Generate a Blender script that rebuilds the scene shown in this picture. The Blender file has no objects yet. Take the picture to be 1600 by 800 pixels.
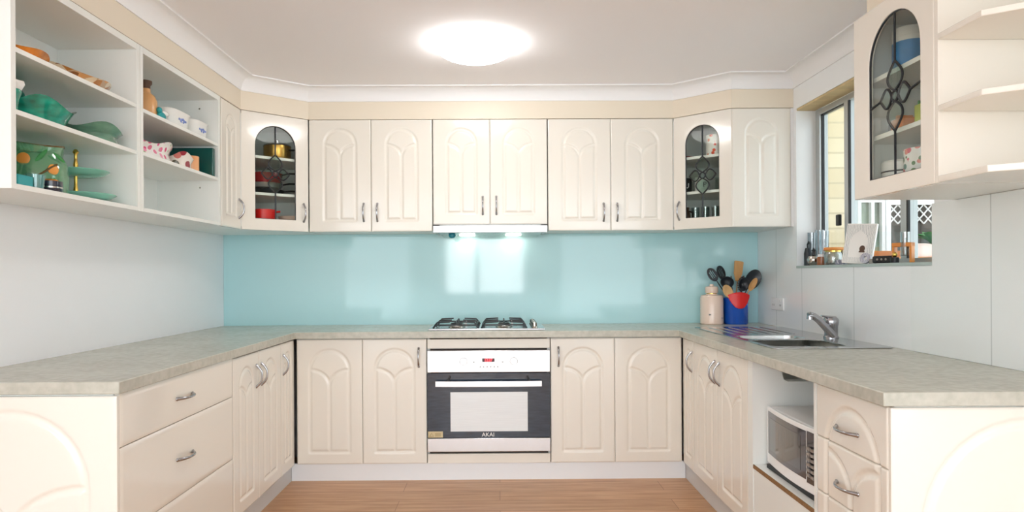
import bpy, bmesh, math, random
import numpy as np
from mathutils import Matrix, Vector
random.seed(4)
SC = bpy.context.scene
C = SC.collection
PI = math.pi
rad = math.radians

# ------------------------------------------------------------------ materials
def lin(c):
    return tuple((v/255/12.92 if v/255 <= .04045 else ((v/255+.055)/1.055)**2.4) for v in c)

def new_mat(name):
    m = bpy.data.materials.new(name); m.use_nodes = True
    nt = m.node_tree
    return m, nt, nt.nodes['Principled BSDF']

def pmat(name, rgb, rough=.4, metal=0., coat=0., noise=0., nscale=8., bump=0., bscale=40., spec=.5, stretch=(1, 1, 1), emit=None, estr=0.):
    m, nt, b = new_mat(name)
    col = lin(rgb)
    b.inputs['Base Color'].default_value = (*col, 1)
    b.inputs['Roughness'].default_value = rough
    b.inputs['Metallic'].default_value = metal
    b.inputs['Coat Weight'].default_value = coat
    b.inputs['Coat Roughness'].default_value = .06
    b.inputs['Specular IOR Level'].default_value = spec
    if emit:
        b.inputs['Emission Color'].default_value = (*lin(emit), 1); b.inputs['Emission Strength'].default_value = estr
    tc = nt.nodes.new('ShaderNodeTexCoord'); mp = nt.nodes.new('ShaderNodeMapping')
    mp.inputs['Scale'].default_value = stretch
    nt.links.new(tc.outputs['Object'], mp.inputs['Vector'])
    n = nt.nodes.new('ShaderNodeTexNoise'); n.inputs['Scale'].default_value = nscale; n.inputs['Detail'].default_value = 5
    nt.links.new(mp.outputs[0], n.inputs['Vector'])
    r = nt.nodes.new('ShaderNodeValToRGB')
    k = noise
    r.color_ramp.elements[0].position = .3; r.color_ramp.elements[1].position = .7
    r.color_ramp.elements[0].color = (*[max(0, c*(1-k)) for c in col], 1)
    r.color_ramp.elements[1].color = (*[min(1, c*(1+k)) for c in col], 1)
    nt.links.new(n.outputs['Fac'], r.inputs[0]); nt.links.new(r.outputs[0], b.inputs['Base Color'])
    if bump:
        n2 = nt.nodes.new('ShaderNodeTexNoise'); n2.inputs['Scale'].default_value = bscale
        nt.links.new(mp.outputs[0], n2.inputs['Vector'])
        bp = nt.nodes.new('ShaderNodeBump'); bp.inputs['Strength'].default_value = bump; bp.inputs['Distance'].default_value = .002
        nt.links.new(n2.outputs['Fac'], bp.inputs['Height']); nt.links.new(bp.outputs[0], b.inputs['Normal'])
    return m

def glass(name, tint=(255, 255, 255), refl=.12, rough=.0, body=0., bodycol=None):
    """thin sheet of glass: clear body with fresnel-like mirror, optional milky body"""
    m, nt, b = new_mat(name)
    nt.nodes.remove(b)
    out = nt.nodes['Material Output']
    t = nt.nodes.new('ShaderNodeBsdfTransparent'); t.inputs[0].default_value = (*lin(tint), 1)
    g = nt.nodes.new('ShaderNodeBsdfGlossy'); g.inputs['Roughness'].default_value = rough
    lw = nt.nodes.new('ShaderNodeLayerWeight'); lw.inputs[0].default_value = .5
    pw = nt.nodes.new('ShaderNodeMath'); pw.operation = 'POWER'; pw.inputs[1].default_value = 4.; nt.links.new(lw.outputs['Facing'], pw.inputs[0])
    mr = nt.nodes.new('ShaderNodeMapRange'); mr.inputs['To Min'].default_value = refl; mr.inputs['To Max'].default_value = .8
    nt.links.new(pw.outputs[0], mr.inputs['Value'])
    base = t
    if body:
        d = nt.nodes.new('ShaderNodeBsdfDiffuse'); d.inputs[0].default_value = (*lin(bodycol or tint), 1)
        mx = nt.nodes.new('ShaderNodeMixShader'); mx.inputs[0].default_value = body
        nt.links.new(t.outputs[0], mx.inputs[1]); nt.links.new(d.outputs[0], mx.inputs[2]); base = mx
    m2 = nt.nodes.new('ShaderNodeMixShader')
    nt.links.new(mr.outputs[0], m2.inputs[0]); nt.links.new(base.outputs[0], m2.inputs[1]); nt.links.new(g.outputs[0], m2.inputs[2])
    nt.links.new(m2.outputs[0], out.inputs['Surface'])
    return m

def floor_mat():
    m, nt, b = new_mat('oak_laminate')
    L = nt.links.new
    tc = nt.nodes.new('ShaderNodeTexCoord')
    br = nt.nodes.new('ShaderNodeTexBrick')
    br.inputs['Scale'].default_value = 1.; br.inputs['Brick Width'].default_value = 1.45; br.inputs['Row Height'].default_value = .155
    br.inputs['Mortar Size'].default_value = .0016; br.inputs['Bias'].default_value = 0.; br.offset = .37
    br.inputs['Color1'].default_value = (*lin((196, 154, 116)), 1); br.inputs['Color2'].default_value = (*lin((214, 170, 130)), 1)
    br.inputs['Mortar'].default_value = (*lin((150, 108, 74)), 1)
    L(tc.outputs['Object'], br.inputs['Vector'])
    mp = nt.nodes.new('ShaderNodeMapping'); mp.inputs['Scale'].default_value = (1.3, 17, 1); L(tc.outputs['Object'], mp.inputs['Vector'])
    n = nt.nodes.new('ShaderNodeTexNoise'); n.inputs['Scale'].default_value = 2.2; n.inputs['Detail'].default_value = 8; n.inputs['Roughness'].default_value = .62
    L(mp.outputs[0], n.inputs['Vector'])
    r = nt.nodes.new('ShaderNodeValToRGB')
    r.color_ramp.elements[0].position = .32; r.color_ramp.elements[0].color = (*lin((206, 186, 166)), 1)
    r.color_ramp.elements[1].position = .66; r.color_ramp.elements[1].color = (1, 1, 1, 1)
    L(n.outputs['Fac'], r.inputs[0])
    mx = nt.nodes.new('ShaderNodeMix'); mx.data_type = 'RGBA'; mx.blend_type = 'MULTIPLY'; mx.inputs[0].default_value = .9
    L(br.outputs['Color'], mx.inputs[6]); L(r.outputs[0], mx.inputs[7]); L(mx.outputs[2], b.inputs['Base Color'])
    b.inputs['Roughness'].default_value = .36
    return m

def stone_mat():
    m, nt, b = new_mat('worktop_laminate')
    L = nt.links.new
    tc = nt.nodes.new('ShaderNodeTexCoord')
    n = nt.nodes.new('ShaderNodeTexNoise'); n.inputs['Scale'].default_value = 38; n.inputs['Detail'].default_value = 7
    n2 = nt.nodes.new('ShaderNodeTexNoise'); n2.inputs['Scale'].default_value = 5; n2.inputs['Detail'].default_value = 4
    L(tc.outputs['Object'], n.inputs['Vector']); L(tc.outputs['Object'], n2.inputs['Vector'])
    ad = nt.nodes.new('ShaderNodeMath'); ad.operation = 'MULTIPLY_ADD'; ad.inputs[1].default_value = .6
    L(n.outputs['Fac'], ad.inputs[0])
    h = nt.nodes.new('ShaderNodeMath'); h.operation = 'MULTIPLY'; h.inputs[1].default_value = .4; L(n2.outputs['Fac'], h.inputs[0]); L(h.outputs[0], ad.inputs[2])
    r = nt.nodes.new('ShaderNodeValToRGB')
    r.color_ramp.elements[0].position = .36; r.color_ramp.elements[0].color = (*lin((178, 177, 164)), 1)
    r.color_ramp.elements[1].position = .62; r.color_ramp.elements[1].color = (*lin((196, 194, 182)), 1)
    L(ad.outputs[0], r.inputs[0]); L(r.outputs[0], b.inputs['Base Color'])
    b.inputs['Roughness'].default_value = .27
    return m

def tile_wall_mat(name, rgb, ys, axis='Y', joint=(206, 212, 212), rough=.14):
    """glossy wall sheet with fine vertical joints at given positions"""
    m, nt, b = new_mat(name)
    L = nt.links.new
    g = nt.nodes.new('ShaderNodeNewGeometry'); s = nt.nodes.new('ShaderNodeSeparateXYZ'); L(g.outputs['Position'], s.inputs[0])
    last = None
    for y in ys:
        a = nt.nodes.new('ShaderNodeMath'); a.operation = 'SUBTRACT'; a.inputs[1].default_value = y; L(s.outputs[axis], a.inputs[0])
        c = nt.nodes.new('ShaderNodeMath'); c.operation = 'ABSOLUTE'; L(a.outputs[0], c.inputs[0])
        if last is None: last = c
        else:
            mn = nt.nodes.new('ShaderNodeMath'); mn.operation = 'MINIMUM'; L(last.outputs[0], mn.inputs[0]); L(c.outputs[0], mn.inputs[1]); last = mn
    lt = nt.nodes.new('ShaderNodeMath'); lt.operation = 'LESS_THAN'; lt.inputs[1].default_value = .0028; L(last.outputs[0], lt.inputs[0])
    z = nt.nodes.new('ShaderNodeMath'); z.operation = 'LESS_THAN'; z.inputs[1].default_value = 1.48; L(s.outputs['Z'], z.inputs[0])
    mu = nt.nodes.new('ShaderNodeMath'); mu.operation = 'MULTIPLY'; L(lt.outputs[0], mu.inputs[0]); L(z.outputs[0], mu.inputs[1])
    mx = nt.nodes.new('ShaderNodeMix'); mx.data_type = 'RGBA'
    mx.inputs[6].default_value = (*lin(rgb), 1); mx.inputs[7].default_value = (*lin(joint), 1)
    L(mu.outputs[0], mx.inputs[0]); L(mx.outputs[2], b.inputs['Base Color'])
    b.inputs['Roughness'].default_value = rough
    return m

def brick_mat():
    m, nt, b = new_mat('cream_brick')
    L = nt.links.new
    tc = nt.nodes.new('ShaderNodeTexCoord'); mp = nt.nodes.new('ShaderNodeMapping'); mp.inputs['Rotation'].default_value = (rad(-90), 0, 0)
    L(tc.outputs['Object'], mp.inputs['Vector'])
    br = nt.nodes.new('ShaderNodeTexBrick'); br.inputs['Scale'].default_value = 1; br.inputs['Brick Width'].default_value = .25
    br.inputs['Row Height'].default_value = .092; br.inputs['Mortar Size'].default_value = .006
    br.inputs['Color1'].default_value = (*lin((226, 207, 168)), 1); br.inputs['Color2'].default_value = (*lin((238, 222, 188)), 1)
    br.inputs['Mortar'].default_value = (*lin((206, 190, 156)), 1)
    L(mp.outputs[0], br.inputs['Vector']); L(br.outputs['Color'], b.inputs['Base Color'])
    b.inputs['Roughness'].default_value = .85
    return m

def spot_mat(name, base, spots, scale, thr, rough=.15, body=None):
    """decorated ceramic or glass: blotches of colour over the base"""
    m, nt, b = new_mat(name)
    L = nt.links.new
    tc = nt.nodes.new('ShaderNodeTexCoord')
    v = nt.nodes.new('ShaderNodeTexVoronoi'); v.inputs['Scale'].default_value = scale; L(tc.outputs['Object'], v.inputs['Vector'])
    lt = nt.nodes.new('ShaderNodeMath'); lt.operation = 'LESS_THAN'; lt.inputs[1].default_value = thr; L(v.outputs['Distance'], lt.inputs[0])
    r = nt.nodes.new('ShaderNodeValToRGB'); r.color_ramp.interpolation = 'CONSTANT'
    els = r.color_ramp.elements
    while len(els) < len(spots): els.new(.5)
    for i, c in enumerate(spots):
        els[i].position = i/len(spots); els[i].color = (*lin(c), 1)
    sp = nt.nodes.new('ShaderNodeSeparateColor'); L(v.outputs['Color'], sp.inputs[0]); L(sp.outputs[0], r.inputs[0])
    mx = nt.nodes.new('ShaderNodeMix'); mx.data_type = 'RGBA'; mx.inputs[6].default_value = (*lin(base), 1)
    L(lt.outputs[0], mx.inputs[0]); L(r.outputs[0], mx.inputs[7]); L(mx.outputs[2], b.inputs['Base Color'])
    b.inputs['Roughness'].default_value = rough; b.inputs['Coat Weight'].default_value = .4
    return m

def lace_mat(name, base, dark, scale):
    m, nt, b = new_mat(name)
    L = nt.links.new
    tc = nt.nodes.new('ShaderNodeTexCoord')
    w = nt.nodes.new('ShaderNodeTexWave'); w.inputs['Scale'].default_value = scale; w.inputs['Distortion'].default_value = 6; w.inputs['Detail'].default_value = 3
    L(tc.outputs['Object'], w.inputs['Vector'])
    r = nt.nodes.new('ShaderNodeValToRGB'); r.color_ramp.elements[0].color = (*lin(dark), 1); r.color_ramp.elements[1].color = (*lin(base), 1)
    r.color_ramp.elements[0].position = .1; r.color_ramp.elements[1].position = .5
    L(w.outputs['Fac'], r.inputs[0]); L(r.outputs[0], b.inputs['Base Color']); b.inputs['Roughness'].default_value = .5
    return m

M = {}
M['cream'] = pmat('cream_vinyl', (237, 232, 222), .16, coat=.35)
M['soffit'] = pmat('cream_board', (234, 223, 204), .38)
M['carcass'] = pmat('white_melamine', (238, 240, 236), .35)
M['ceiling'] = pmat('ceiling_paint', (250, 249, 252), .9)
M['cornice'] = pmat('cornice_paint', (244, 244, 245), .7)
M['wall'] = pmat('grey_white_paint', (244, 244, 246), .3, noise=.01, nscale=2)
M['room'] = pmat('living_room_paint', (240, 238, 234), .8)
M['rwall'] = tile_wall_mat('white_wall_panels', (243, 246, 247), (3.242, 3.80, 4.15))
M['rpanel'] = tile_wall_mat('white_wall_sheet', (238, 243, 243), (2.32,))
M['splash'] = pmat('aqua_back_painted_glass', (180, 221, 225), .06)
M['worktop'] = stone_mat()
M['floor'] = floor_mat()
M['kick'] = pmat('brushed_kick_foil', (206, 207, 207), .35, metal=.0)
M['chrome'] = pmat('chrome', (176, 176, 180), .14, metal=1.)
M['steel'] = pmat('brushed_steel', (222, 222, 224), .26, metal=1., noise=.03, nscale=30, stretch=(1, 1, 30))
M['sinksteel'] = pmat('sink_steel', (196, 198, 198), .2, metal=1.)
M['alu'] = pmat('anodised_aluminium', (192, 196, 196), .4, metal=.6)
M['black'] = pmat('matte_black', (24, 25, 28), .45)
M['iron'] = pmat('cast_iron', (26, 34, 40), .42, spec=.6)
M['gap'] = pmat('dark_gap', (46, 38, 34), .8)
M['ovenglass'] = pmat('black_oven_glass', (44, 56, 70), .09, coat=.6, noise=.25, nscale=14, stretch=(1, 1, 6))  # blue-grey, streaked reflection of the floor put into the glass colour
M['ovenwin'] = pmat('oven_inner_window', (232, 236, 238), .2, metal=.1, noise=.04, nscale=6, stretch=(1, 1, 40))  # bright mirrored look of the pane put into a pale streaked colour
M['glass'] = glass('clear_glass', (236, 240, 238), .04)
M['cabglass'] = glass('cabinet_glass', (250, 252, 250), .008)
M['winglass'] = glass('window_glass', (240, 244, 244), .05)
M['bevel'] = glass('bevelled_glass', (222, 232, 228), .05, rough=.05)
M['lead'] = pmat('lead_came', (52, 54, 58), .4, metal=.5)
M['silverlead'] = pmat('silver_lead_came', (120, 122, 126), .3, metal=.8)
M['white'] = pmat('white_gloss', (244, 244, 244), .25)
M['whitecer'] = pmat('white_ceramic', (240, 240, 236), .15, coat=.5)
M['wood'] = pmat('beech_wood', (206, 156, 96), .5, noise=.12, nscale=6, stretch=(8, 8, 1))
M['palewood'] = pmat('pale_wood', (222, 182, 126), .5, noise=.1, nscale=6, stretch=(8, 8, 1))
M['orangewood'] = pmat('orange_wood', (220, 140, 66), .45, noise=.12, nscale=8)
M['darkwood'] = pmat('dark_brown', (84, 56, 38), .5)
M['chip'] = pmat('raw_chipboard', (140, 104, 66), .9, noise=.25, nscale=90)
M['timberhead'] = pmat('timber_head', (206, 184, 138), .6, noise=.1, nscale=5, stretch=(1, 6, 1))
M['nylon'] = pmat('black_nylon', (30, 36, 42), .35)
M['red'] = pmat('red_silicone', (226, 26, 24), .35)
M['redglass'] = pmat('red_enamel', (186, 36, 44), .2, coat=.5)
M['bluecer'] = pmat('cobalt_blue_glaze', (8, 84, 190), .12, coat=.7)
M['pinkcer'] = pmat('blush_ceramic', (240, 214, 196), .22, coat=.4)
M['gold'] = pmat('gold_metal', (222, 186, 96), .2, metal=1.)
M['copper'] = pmat('copper_gold', (206, 162, 84), .25, metal=.9)
M['aqua'] = pmat('aqua_ceramic', (152, 216, 196), .2, coat=.4)
M['tealbox'] = pmat('teal_card', (40, 160, 164), .5)
M['emerald'] = pmat('emerald_art_glass', (20, 140, 116), .08, coat=.8, noise=.55, nscale=9, stretch=(1, 2, 5))
M['olive'] = pmat('olive_teal_glass', (92, 134, 112), .08, coat=.8, noise=.4, nscale=10, stretch=(1, 1, 4))
M['amber'] = pmat('amber_glass', (214, 130, 36), .1, coat=.8, noise=.4, nscale=22)
M['mosaic'] = spot_mat('mosaic_shell', (206, 176, 140), [(196, 132, 66), (236, 220, 190), (150, 100, 60), (226, 168, 104)], 26, .62, .2)
M['jugglass'] = glass('green_jug_glass', (190, 232, 204), .1, body=.3, bodycol=(150, 214, 172))
M['tealglass'] = glass('teal_tumbler_glass', (190, 226, 224), .15, body=.25, bodycol=(120, 200, 196))
M['orange'] = pmat('orange_paint', (236, 158, 70), .4)
M['leaf'] = pmat('leaf_green', (52, 140, 70), .5)
M['brownp'] = pmat('painted_branch', (104, 80, 40), .5)
M['peach'] = pmat('peach_glaze', (226, 170, 112), .3, coat=.3, noise=.1, nscale=10)
M['bluemotif'] = pmat('blue_flower_motif', (130, 148, 206), .4)
M['floral'] = spot_mat('floral_porcelain', (240, 238, 234), [(226, 92, 140), (236, 150, 178), (140, 180, 120), (220, 120, 150)], 34, .38)
M['rose'] = spot_mat('rose_porcelain', (236, 226, 214), [(150, 36, 52), (90, 84, 60), (206, 120, 110), (170, 150, 120)], 22, .45)
M['pinkbloom'] = spot_mat('floral_mug', (240, 240, 238), [(206, 92, 108), (70, 120, 110), (226, 130, 120), (90, 130, 80)], 48, .5)
M['redbloom'] = spot_mat('red_motif_mug', (240, 236, 230), [(214, 74, 40), (226, 120, 60)], 30, .3)
M['greentin'] = pmat('dark_green_tin', (12, 84, 78), .22, coat=.5)
M['greyglaze'] = pmat('grey_stoneware', (150, 146, 138), .4)
M['bluetub'] = pmat('blue_label', (44, 130, 190), .35, noise=.15, nscale=20)
M['tubwhite'] = pmat('white_plastic', (232, 232, 226), .4)
M['tan'] = pmat('tan_card', (206, 172, 134), .6)
M['purple'] = pmat('violet_packet', (98, 96, 150), .4)
M['yellow'] = pmat('yellow_green_packet', (196, 206, 70), .4)
M['orangep'] = pmat('orange_packet', (240, 140, 70), .4)
M['silver'] = pmat('silver_metal', (190, 186, 178), .2, metal=1.)
M['greyplaque'] = lace_mat('grey_lettered_plaque', (202, 202, 210), (120, 120, 140), 60)
M['filigree'] = lace_mat('silver_lace_print', (238, 238, 234), (196, 196, 196), 40)
M['paper'] = pmat('white_card', (242, 240, 236), .6)
M['brownjar'] = pmat('brown_jar', (150, 82, 36), .2, coat=.5)
M['led'] = pmat('red_display', (255, 60, 60), .4, emit=(255, 60, 70), estr=3.)
M['lampglow'] = pmat('lamp_diffuser', (255, 255, 255), .5, emit=(255, 253, 250), estr=12.)
M['hoodlamp'] = pmat('hood_lamp_lens', (255, 250, 240), .5, emit=(255, 246, 230), estr=14.)
M['sticker'] = pmat('beige_sticker', (206, 190, 150), .5)
M['brick'] = brick_mat()
M['concrete'] = pmat('patio_concrete', (196, 190, 178), .9, noise=.08, nscale=5)
M['darkinterior'] = pmat('dark_interior', (70, 62, 54), .7)
M['cloth'] = pmat('pink_white_cloth', (246, 220, 210), .8, bump=.4, bscale=30)
M['pot'] = pmat('terracotta', (176, 96, 60), .8)
M['slat'] = pmat('blind_slat', (232, 236, 238), .5)
M['mwglass'] = pmat('microwave_window', (62, 58, 52), .06, coat=.9)
M['mwdark'] = pmat('microwave_surround', (62, 58, 60), .12, coat=.7)
M['button'] = pmat('grey_button', (150, 142, 134), .4)
M['redbrown'] = pmat('rust_red_tray', (136, 52, 46), .4)
M['knobteal'] = pmat('teal_plastic', (20, 128, 146), .4)

# ------------------------------------------------------------------ mesh builder
class MB:
    def __init__(s, mat=None):
        s.v = []; s.f = []; s.M = mat or Matrix()
    def add(s, vs, fs):
        o = len(s.v)
        s.v += [tuple(s.M @ Vector(p)) for p in vs]
        s.f += [tuple(i+o for i in f) for f in fs]
        return s
    def box(s, x0, x1, y0, y1, z0, z1):
        return s.add([(x0, y0, z0), (x1, y0, z0), (x1, y1, z0), (x0, y1, z0), (x0, y0, z1), (x1, y0, z1), (x1, y1, z1), (x0, y1, z1)],
                     [(0, 3, 2, 1), (4, 5, 6, 7), (0, 1, 5, 4), (1, 2, 6, 5), (2, 3, 7, 6), (3, 0, 4, 7)])
    def rbox(s, x0, x1, y0, y1, z0, z1, r=.01, n=4):
        """box with rounded vertical corners"""
        pts = []
        for cx, cy, a0 in ((x1-r, y1-r, 0), (x0+r, y1-r, 90), (x0+r, y0+r, 180), (x1-r, y0+r, 270)):
            for k in range(n+1):
                a = rad(a0+90*k/n); pts.append((cx+r*math.cos(a), cy+r*math.sin(a)))
        return s.prism(pts, z0, z1)
    def prism(s, poly, z0, z1):
        n = len(poly)
        vs = [(x, y, z0) for x, y in poly]+[(x, y, z1) for x, y in poly]
        fs = [tuple(range(n-1, -1, -1)), tuple(range(n, 2*n))]+[(i, (i+1) % n, n+(i+1) % n, n+i) for i in range(n)]
        return s.add(vs, fs)
    def lathe(s, prof, c=(0, 0, 0), n=28, sx=1., sy=1., fn=None):
        """prof: list of (r,z); closed by caps where r==0"""
        vs = []; fs = []; rings = []
        for r, z in prof:
            if r <= 1e-6:
                rings.append([len(vs)]); vs.append((c[0], c[1], c[2]+z))
            else:
                ring = []
                for k in range(n):
                    a = 2*PI*k/n
                    p = (r*math.cos(a)*sx, r*math.sin(a)*sy, z)
                    if fn: p = fn(a, *p)
                    ring.append(len(vs)); vs.append((c[0]+p[0], c[1]+p[1], c[2]+p[2]))
                rings.append(ring)
        for a, b in zip(rings, rings[1:]):
            if len(a) == 1 and len(b) == 1: continue
            for k in range(n):
                k2 = (k+1) % n
                if len(a) == 1: fs.append((a[0], b[k2], b[k]))
                elif len(b) == 1: fs.append((a[k], a[k2], b[0]))
                else: fs.append((a[k], a[k2], b[k2], b[k]))
        return s.add(vs, fs)
    def tube(s, pts, r, n=10, flat=1.):
        pts = [Vector(p) for p in pts]; m = len(pts)
        rr = r if isinstance(r, (list, tuple)) else [r]*m
        t0 = (pts[1]-pts[0]).normalized()
        up = Vector((0, 0, 1)) if abs(t0.z) < .9 else Vector((1, 0, 0))
        nrm = t0.cross(up).normalized()
        vs = []; fs = []
        for i, p in enumerate(pts):
            t = (pts[min(i+1, m-1)]-pts[max(i-1, 0)]).normalized()
            nrm = (nrm-t*nrm.dot(t)).normalized(); b = t.cross(nrm)
            for k in range(n):
                a = 2*PI*k/n
                vs.append(tuple(p+nrm*math.cos(a)*rr[i]+b*math.sin(a)*rr[i]*flat))
        for i in range(m-1):
            for k in range(n):
                k2 = (k+1) % n
                fs.append((i*n+k, i*n+k2, (i+1)*n+k2, (i+1)*n+k))
        fs.append(tuple(range(n-1, -1, -1))); fs.append(tuple((m-1)*n+k for k in range(n)))
        return s.add(vs, fs)
    def cyl(s, c, r, z0, z1, n=24, r2=None):
        return s.lathe([(0, z0), (r, z0), (r2 or r, z1), (0, z1)], c, n)
    def sphere(s, c, rx, ry, rz, n=16, m=10):
        prof = [(math.sin(PI*i/m), -math.cos(PI*i/m)) for i in range(m+1)]
        prof[0] = (0, -1); prof[-1] = (0, 1)
        return s.lathe([(r*rx, z*rz) for r, z in prof], c, n, 1, ry/rx)
    def plate(s, outer, holes, y0, y1):
        """polygon with holes in the local xz plane, extruded along y"""
        bm = bmesh.new()
        for loop in [outer]+list(holes):
            vs = [bm.verts.new((x, 0, z)) for x, z in loop]
            for i in range(len(vs)): bm.edges.new((vs[i], vs[(i+1) % len(vs)]))
        bmesh.ops.triangle_fill(bm, use_beauty=True, edges=bm.edges[:])
        bm.verts.index_update()
        vs = [v.co.copy() for v in bm.verts]; n = len(vs)
        fs = []
        for f in bm.faces:
            ids = [v.index for v in f.verts]
            if f.normal.y > 0: ids.reverse()
            fs.append(tuple(ids)); fs.append(tuple(i+n for i in reversed(ids)))
        for e in bm.edges:
            if len(e.link_faces) == 1:
                l = e.link_faces[0]
                a, b = e.verts[0].index, e.verts[1].index
                fs.append((a, b, b+n, a+n))
        bm.free()
        return s.add([(v.x, y0, v.z) for v in vs]+[(v.x, y1, v.z) for v in vs], fs)
    def build(s, name, mat, parent=None, bevel=0., loc=None, smooth=True, angle=38, fixn=True):
        me = bpy.data.meshes.new(name)
        vs = s.v
        if loc is not None: vs = [(x-loc[0], y-loc[1], z-loc[2]) for x, y, z in vs]
        me.from_pydata(vs, [], s.f)
        if fixn:
            bm = bmesh.new(); bm.from_mesh(me); bmesh.ops.recalc_face_normals(bm, faces=bm.faces[:]); bm.to_mesh(me); bm.free()
        if smooth:
            me.polygons.foreach_set('use_smooth', [True]*len(me.polygons)); me.set_sharp_from_angle(angle=rad(angle))
        me.update()
        me.materials.append(mat if not isinstance(mat, str) else M[mat])
        o = bpy.data.objects.new(name, me); C.objects.link(o)
        if loc is not None: o.location = loc
        if parent: o.parent = parent
        if bevel:
            b = o.modifiers.new('edge', 'BEVEL'); b.width = bevel; b.segments = 2; b.limit_method = 'ANGLE'; b.angle_limit = rad(40)
        return o

def tag(o, label, cat, group=None):
    o['label'] = label; o['category'] = cat
    if group: o['group'] = group
    return o
def thing(name, label, cat, loc=(0, 0, 0), rz=0., group=None):
    o = bpy.data.objects.new(name, None); C.objects.link(o); o.empty_display_size = .05
    o.location = loc; o.rotation_euler = (0, 0, rz)
    return tag(o, label, cat, group)
def struct(o, label=None):
    o['kind'] = 'structure'
    if label: o['label'] = label
    return o
def lab(o, t): o['label'] = t; return o
def single(mb, name, mat, label, cat, loc=None, group=None, bevel=0., **k):
    return tag(mb.build(name, mat, None, bevel, loc, **k), label, cat, group)

FONT = bpy.data.curves.new('f', 'FONT')
def text_mb(s, size, M4, extr=.0006):
    cu = bpy.data.curves.new('t', 'FONT'); cu.body = s; cu.size = size; cu.align_x = 'CENTER'; cu.align_y = 'CENTER'; cu.extrude = extr
    o = bpy.data.objects.new('t', cu); C.objects.link(o)
    dg = bpy.context.evaluated_depsgraph_get(); me = bpy.data.meshes.new_from_object(o.evaluated_get(dg))
    mb = MB(M4 @ Matrix.Rotation(rad(90), 4, 'X'))
    mb.add([v.co for v in me.vertices], [tuple(p.vertices) for p in me.polygons])
    bpy.data.objects.remove(o); bpy.data.meshes.remove(me); bpy.data.curves.remove(cu)
    return mb

# ------------------------------------------------------------------ measures (metres; viewer stands at the origin)
E = 1.2
XL, XR, YB = -1.8214, 1.7254, 4.45          # inside faces of the left, right and back walls
ZC = .875                                    # worktop
ZU, ZT, ZK, ZCEIL = 1.474, 2.166, 2.277, 2.359
YU = 4.146                                   # front of the back wall cupboards
XLU = -1.488                                 # front of the left wall cupboards
YD, XLD, XRD = 3.915, -1.194, 1.073          # fronts of base doors

# ------------------------------------------------------------------ doors with carved arch pattern
def arch_path(cx, half, zb, zs, n=18):
    """carved grooves: list of polylines in (u, v)"""
    b = min(half*.82, .16)
    outer = [(cx-half, zb), (cx+half, zb), (cx+half, zs)]+[(cx+half*math.cos(PI*k/n), zs+half*math.sin(PI*k/n)) for k in range(1, n+1)]+[(cx-half, zb)]
    pl = [(cx-half+half*math.sin(PI/2*k/8), zs-b*(1-math.cos(PI/2*k/8))) for k in range(9)]
    pr = [(2*cx-x, z) for x, z in pl]
    return [outer, pl, pr, [(cx, zs-b), (cx, zb)]]

def carved(w, h, t, paths, u0=0., v0=0., step=.004, gw=.0145, gd=.0055, rnd=.004):
    """slab 0..w x 0..h, front at y=0 with the grooves cut in, back at y=t; returns MB"""
    nx = max(8, int(w/step)); nz = max(8, int(h/step))
    us = np.linspace(0, w, nx+1); vs_ = np.linspace(0, h, nz+1)
    U, V = np.meshgrid(us, vs_)
    P = np.stack([U.ravel()+u0, V.ravel()+v0], 1)
    d = np.full(len(P), 9.)
    for pl in paths:
        for (ax, az), (bx, bz) in zip(pl, pl[1:]):
            a = np.array([ax, az]); ab = np.array([bx-ax, bz-az]); L2 = ab@ab
            if L2 < 1e-12: continue
            tt = np.clip(((P-a)@ab)/L2, 0, 1)
            q = P-(a+tt[:, None]*ab)
            d = np.minimum(d, np.sqrt((q*q).sum(1)))
    x = np.clip(d/gw, 0, 1)
    dep = gd*(.5+.5*np.cos(PI*np.clip((x-.12)/.88, 0, 1)))
    e = np.minimum(np.minimum(U.ravel(), w-U.ravel()), np.minimum(V.ravel(), h-V.ravel()))
    k = np.clip(1-e/rnd, 0, 1); dep = dep+rnd*(1-np.sqrt(1-k*k))*.8
    verts = [(float(a), float(c), float(b)) for a, b, c in zip(U.ravel(), V.ravel(), dep)]
    n1 = nx+1
    faces = [(j*n1+i, j*n1+i+1, (j+1)*n1+i+1, (j+1)*n1+i) for j in range(nz) for i in range(nx)]
    rim = [i for i in range(n1)]+[j*n1+nx for j in range(1, nz+1)]+[nz*n1+i for i in range(nx-1, -1, -1)]+[j*n1 for j in range(nz-1, 0, -1)]
    o = len(verts)
    for i in rim: verts.append((verts[i][0], t, verts[i][2]))
    m = len(rim)
    for k in range(m):
        k2 = (k+1) % m; faces.append((rim[k2], rim[k], o+k, o+k2))
    faces.append(tuple(o+k for k in range(m)))
    mb = MB(); mb.add(verts, faces); return mb

def shift(mb, x, y, z):
    mb.v = [(a+x, b+y, c+z) for a, b, c in mb.v]; return mb

def bow_handle(parent, u, v, y, vertical=True, L=.107, proj=.03, name='handle'):
    n = 14; pts = []; rr = []
    for k in range(n+1):
        s = -1+2*k/n
        a = s*L/2
        out = proj*(1-abs(s)**2.6)
        p = (0, -out, a) if vertical else (a, -out, 0)
        pts.append((u+p[0], y+p[1], v+p[2])); rr.append(.0045+.0022*abs(s)**2)
    mb = MB(); mb.tube(pts, rr, 10)
    for s in (-1, 1):
        c = (u, y, v+s*L/2) if vertical else (u+s*L/2, y, v)
        mb.sphere((c[0], c[1]-.002, c[2]), .0075, .005, .0075, 10, 6)
    return mb.build(name, 'chrome', parent)

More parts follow.
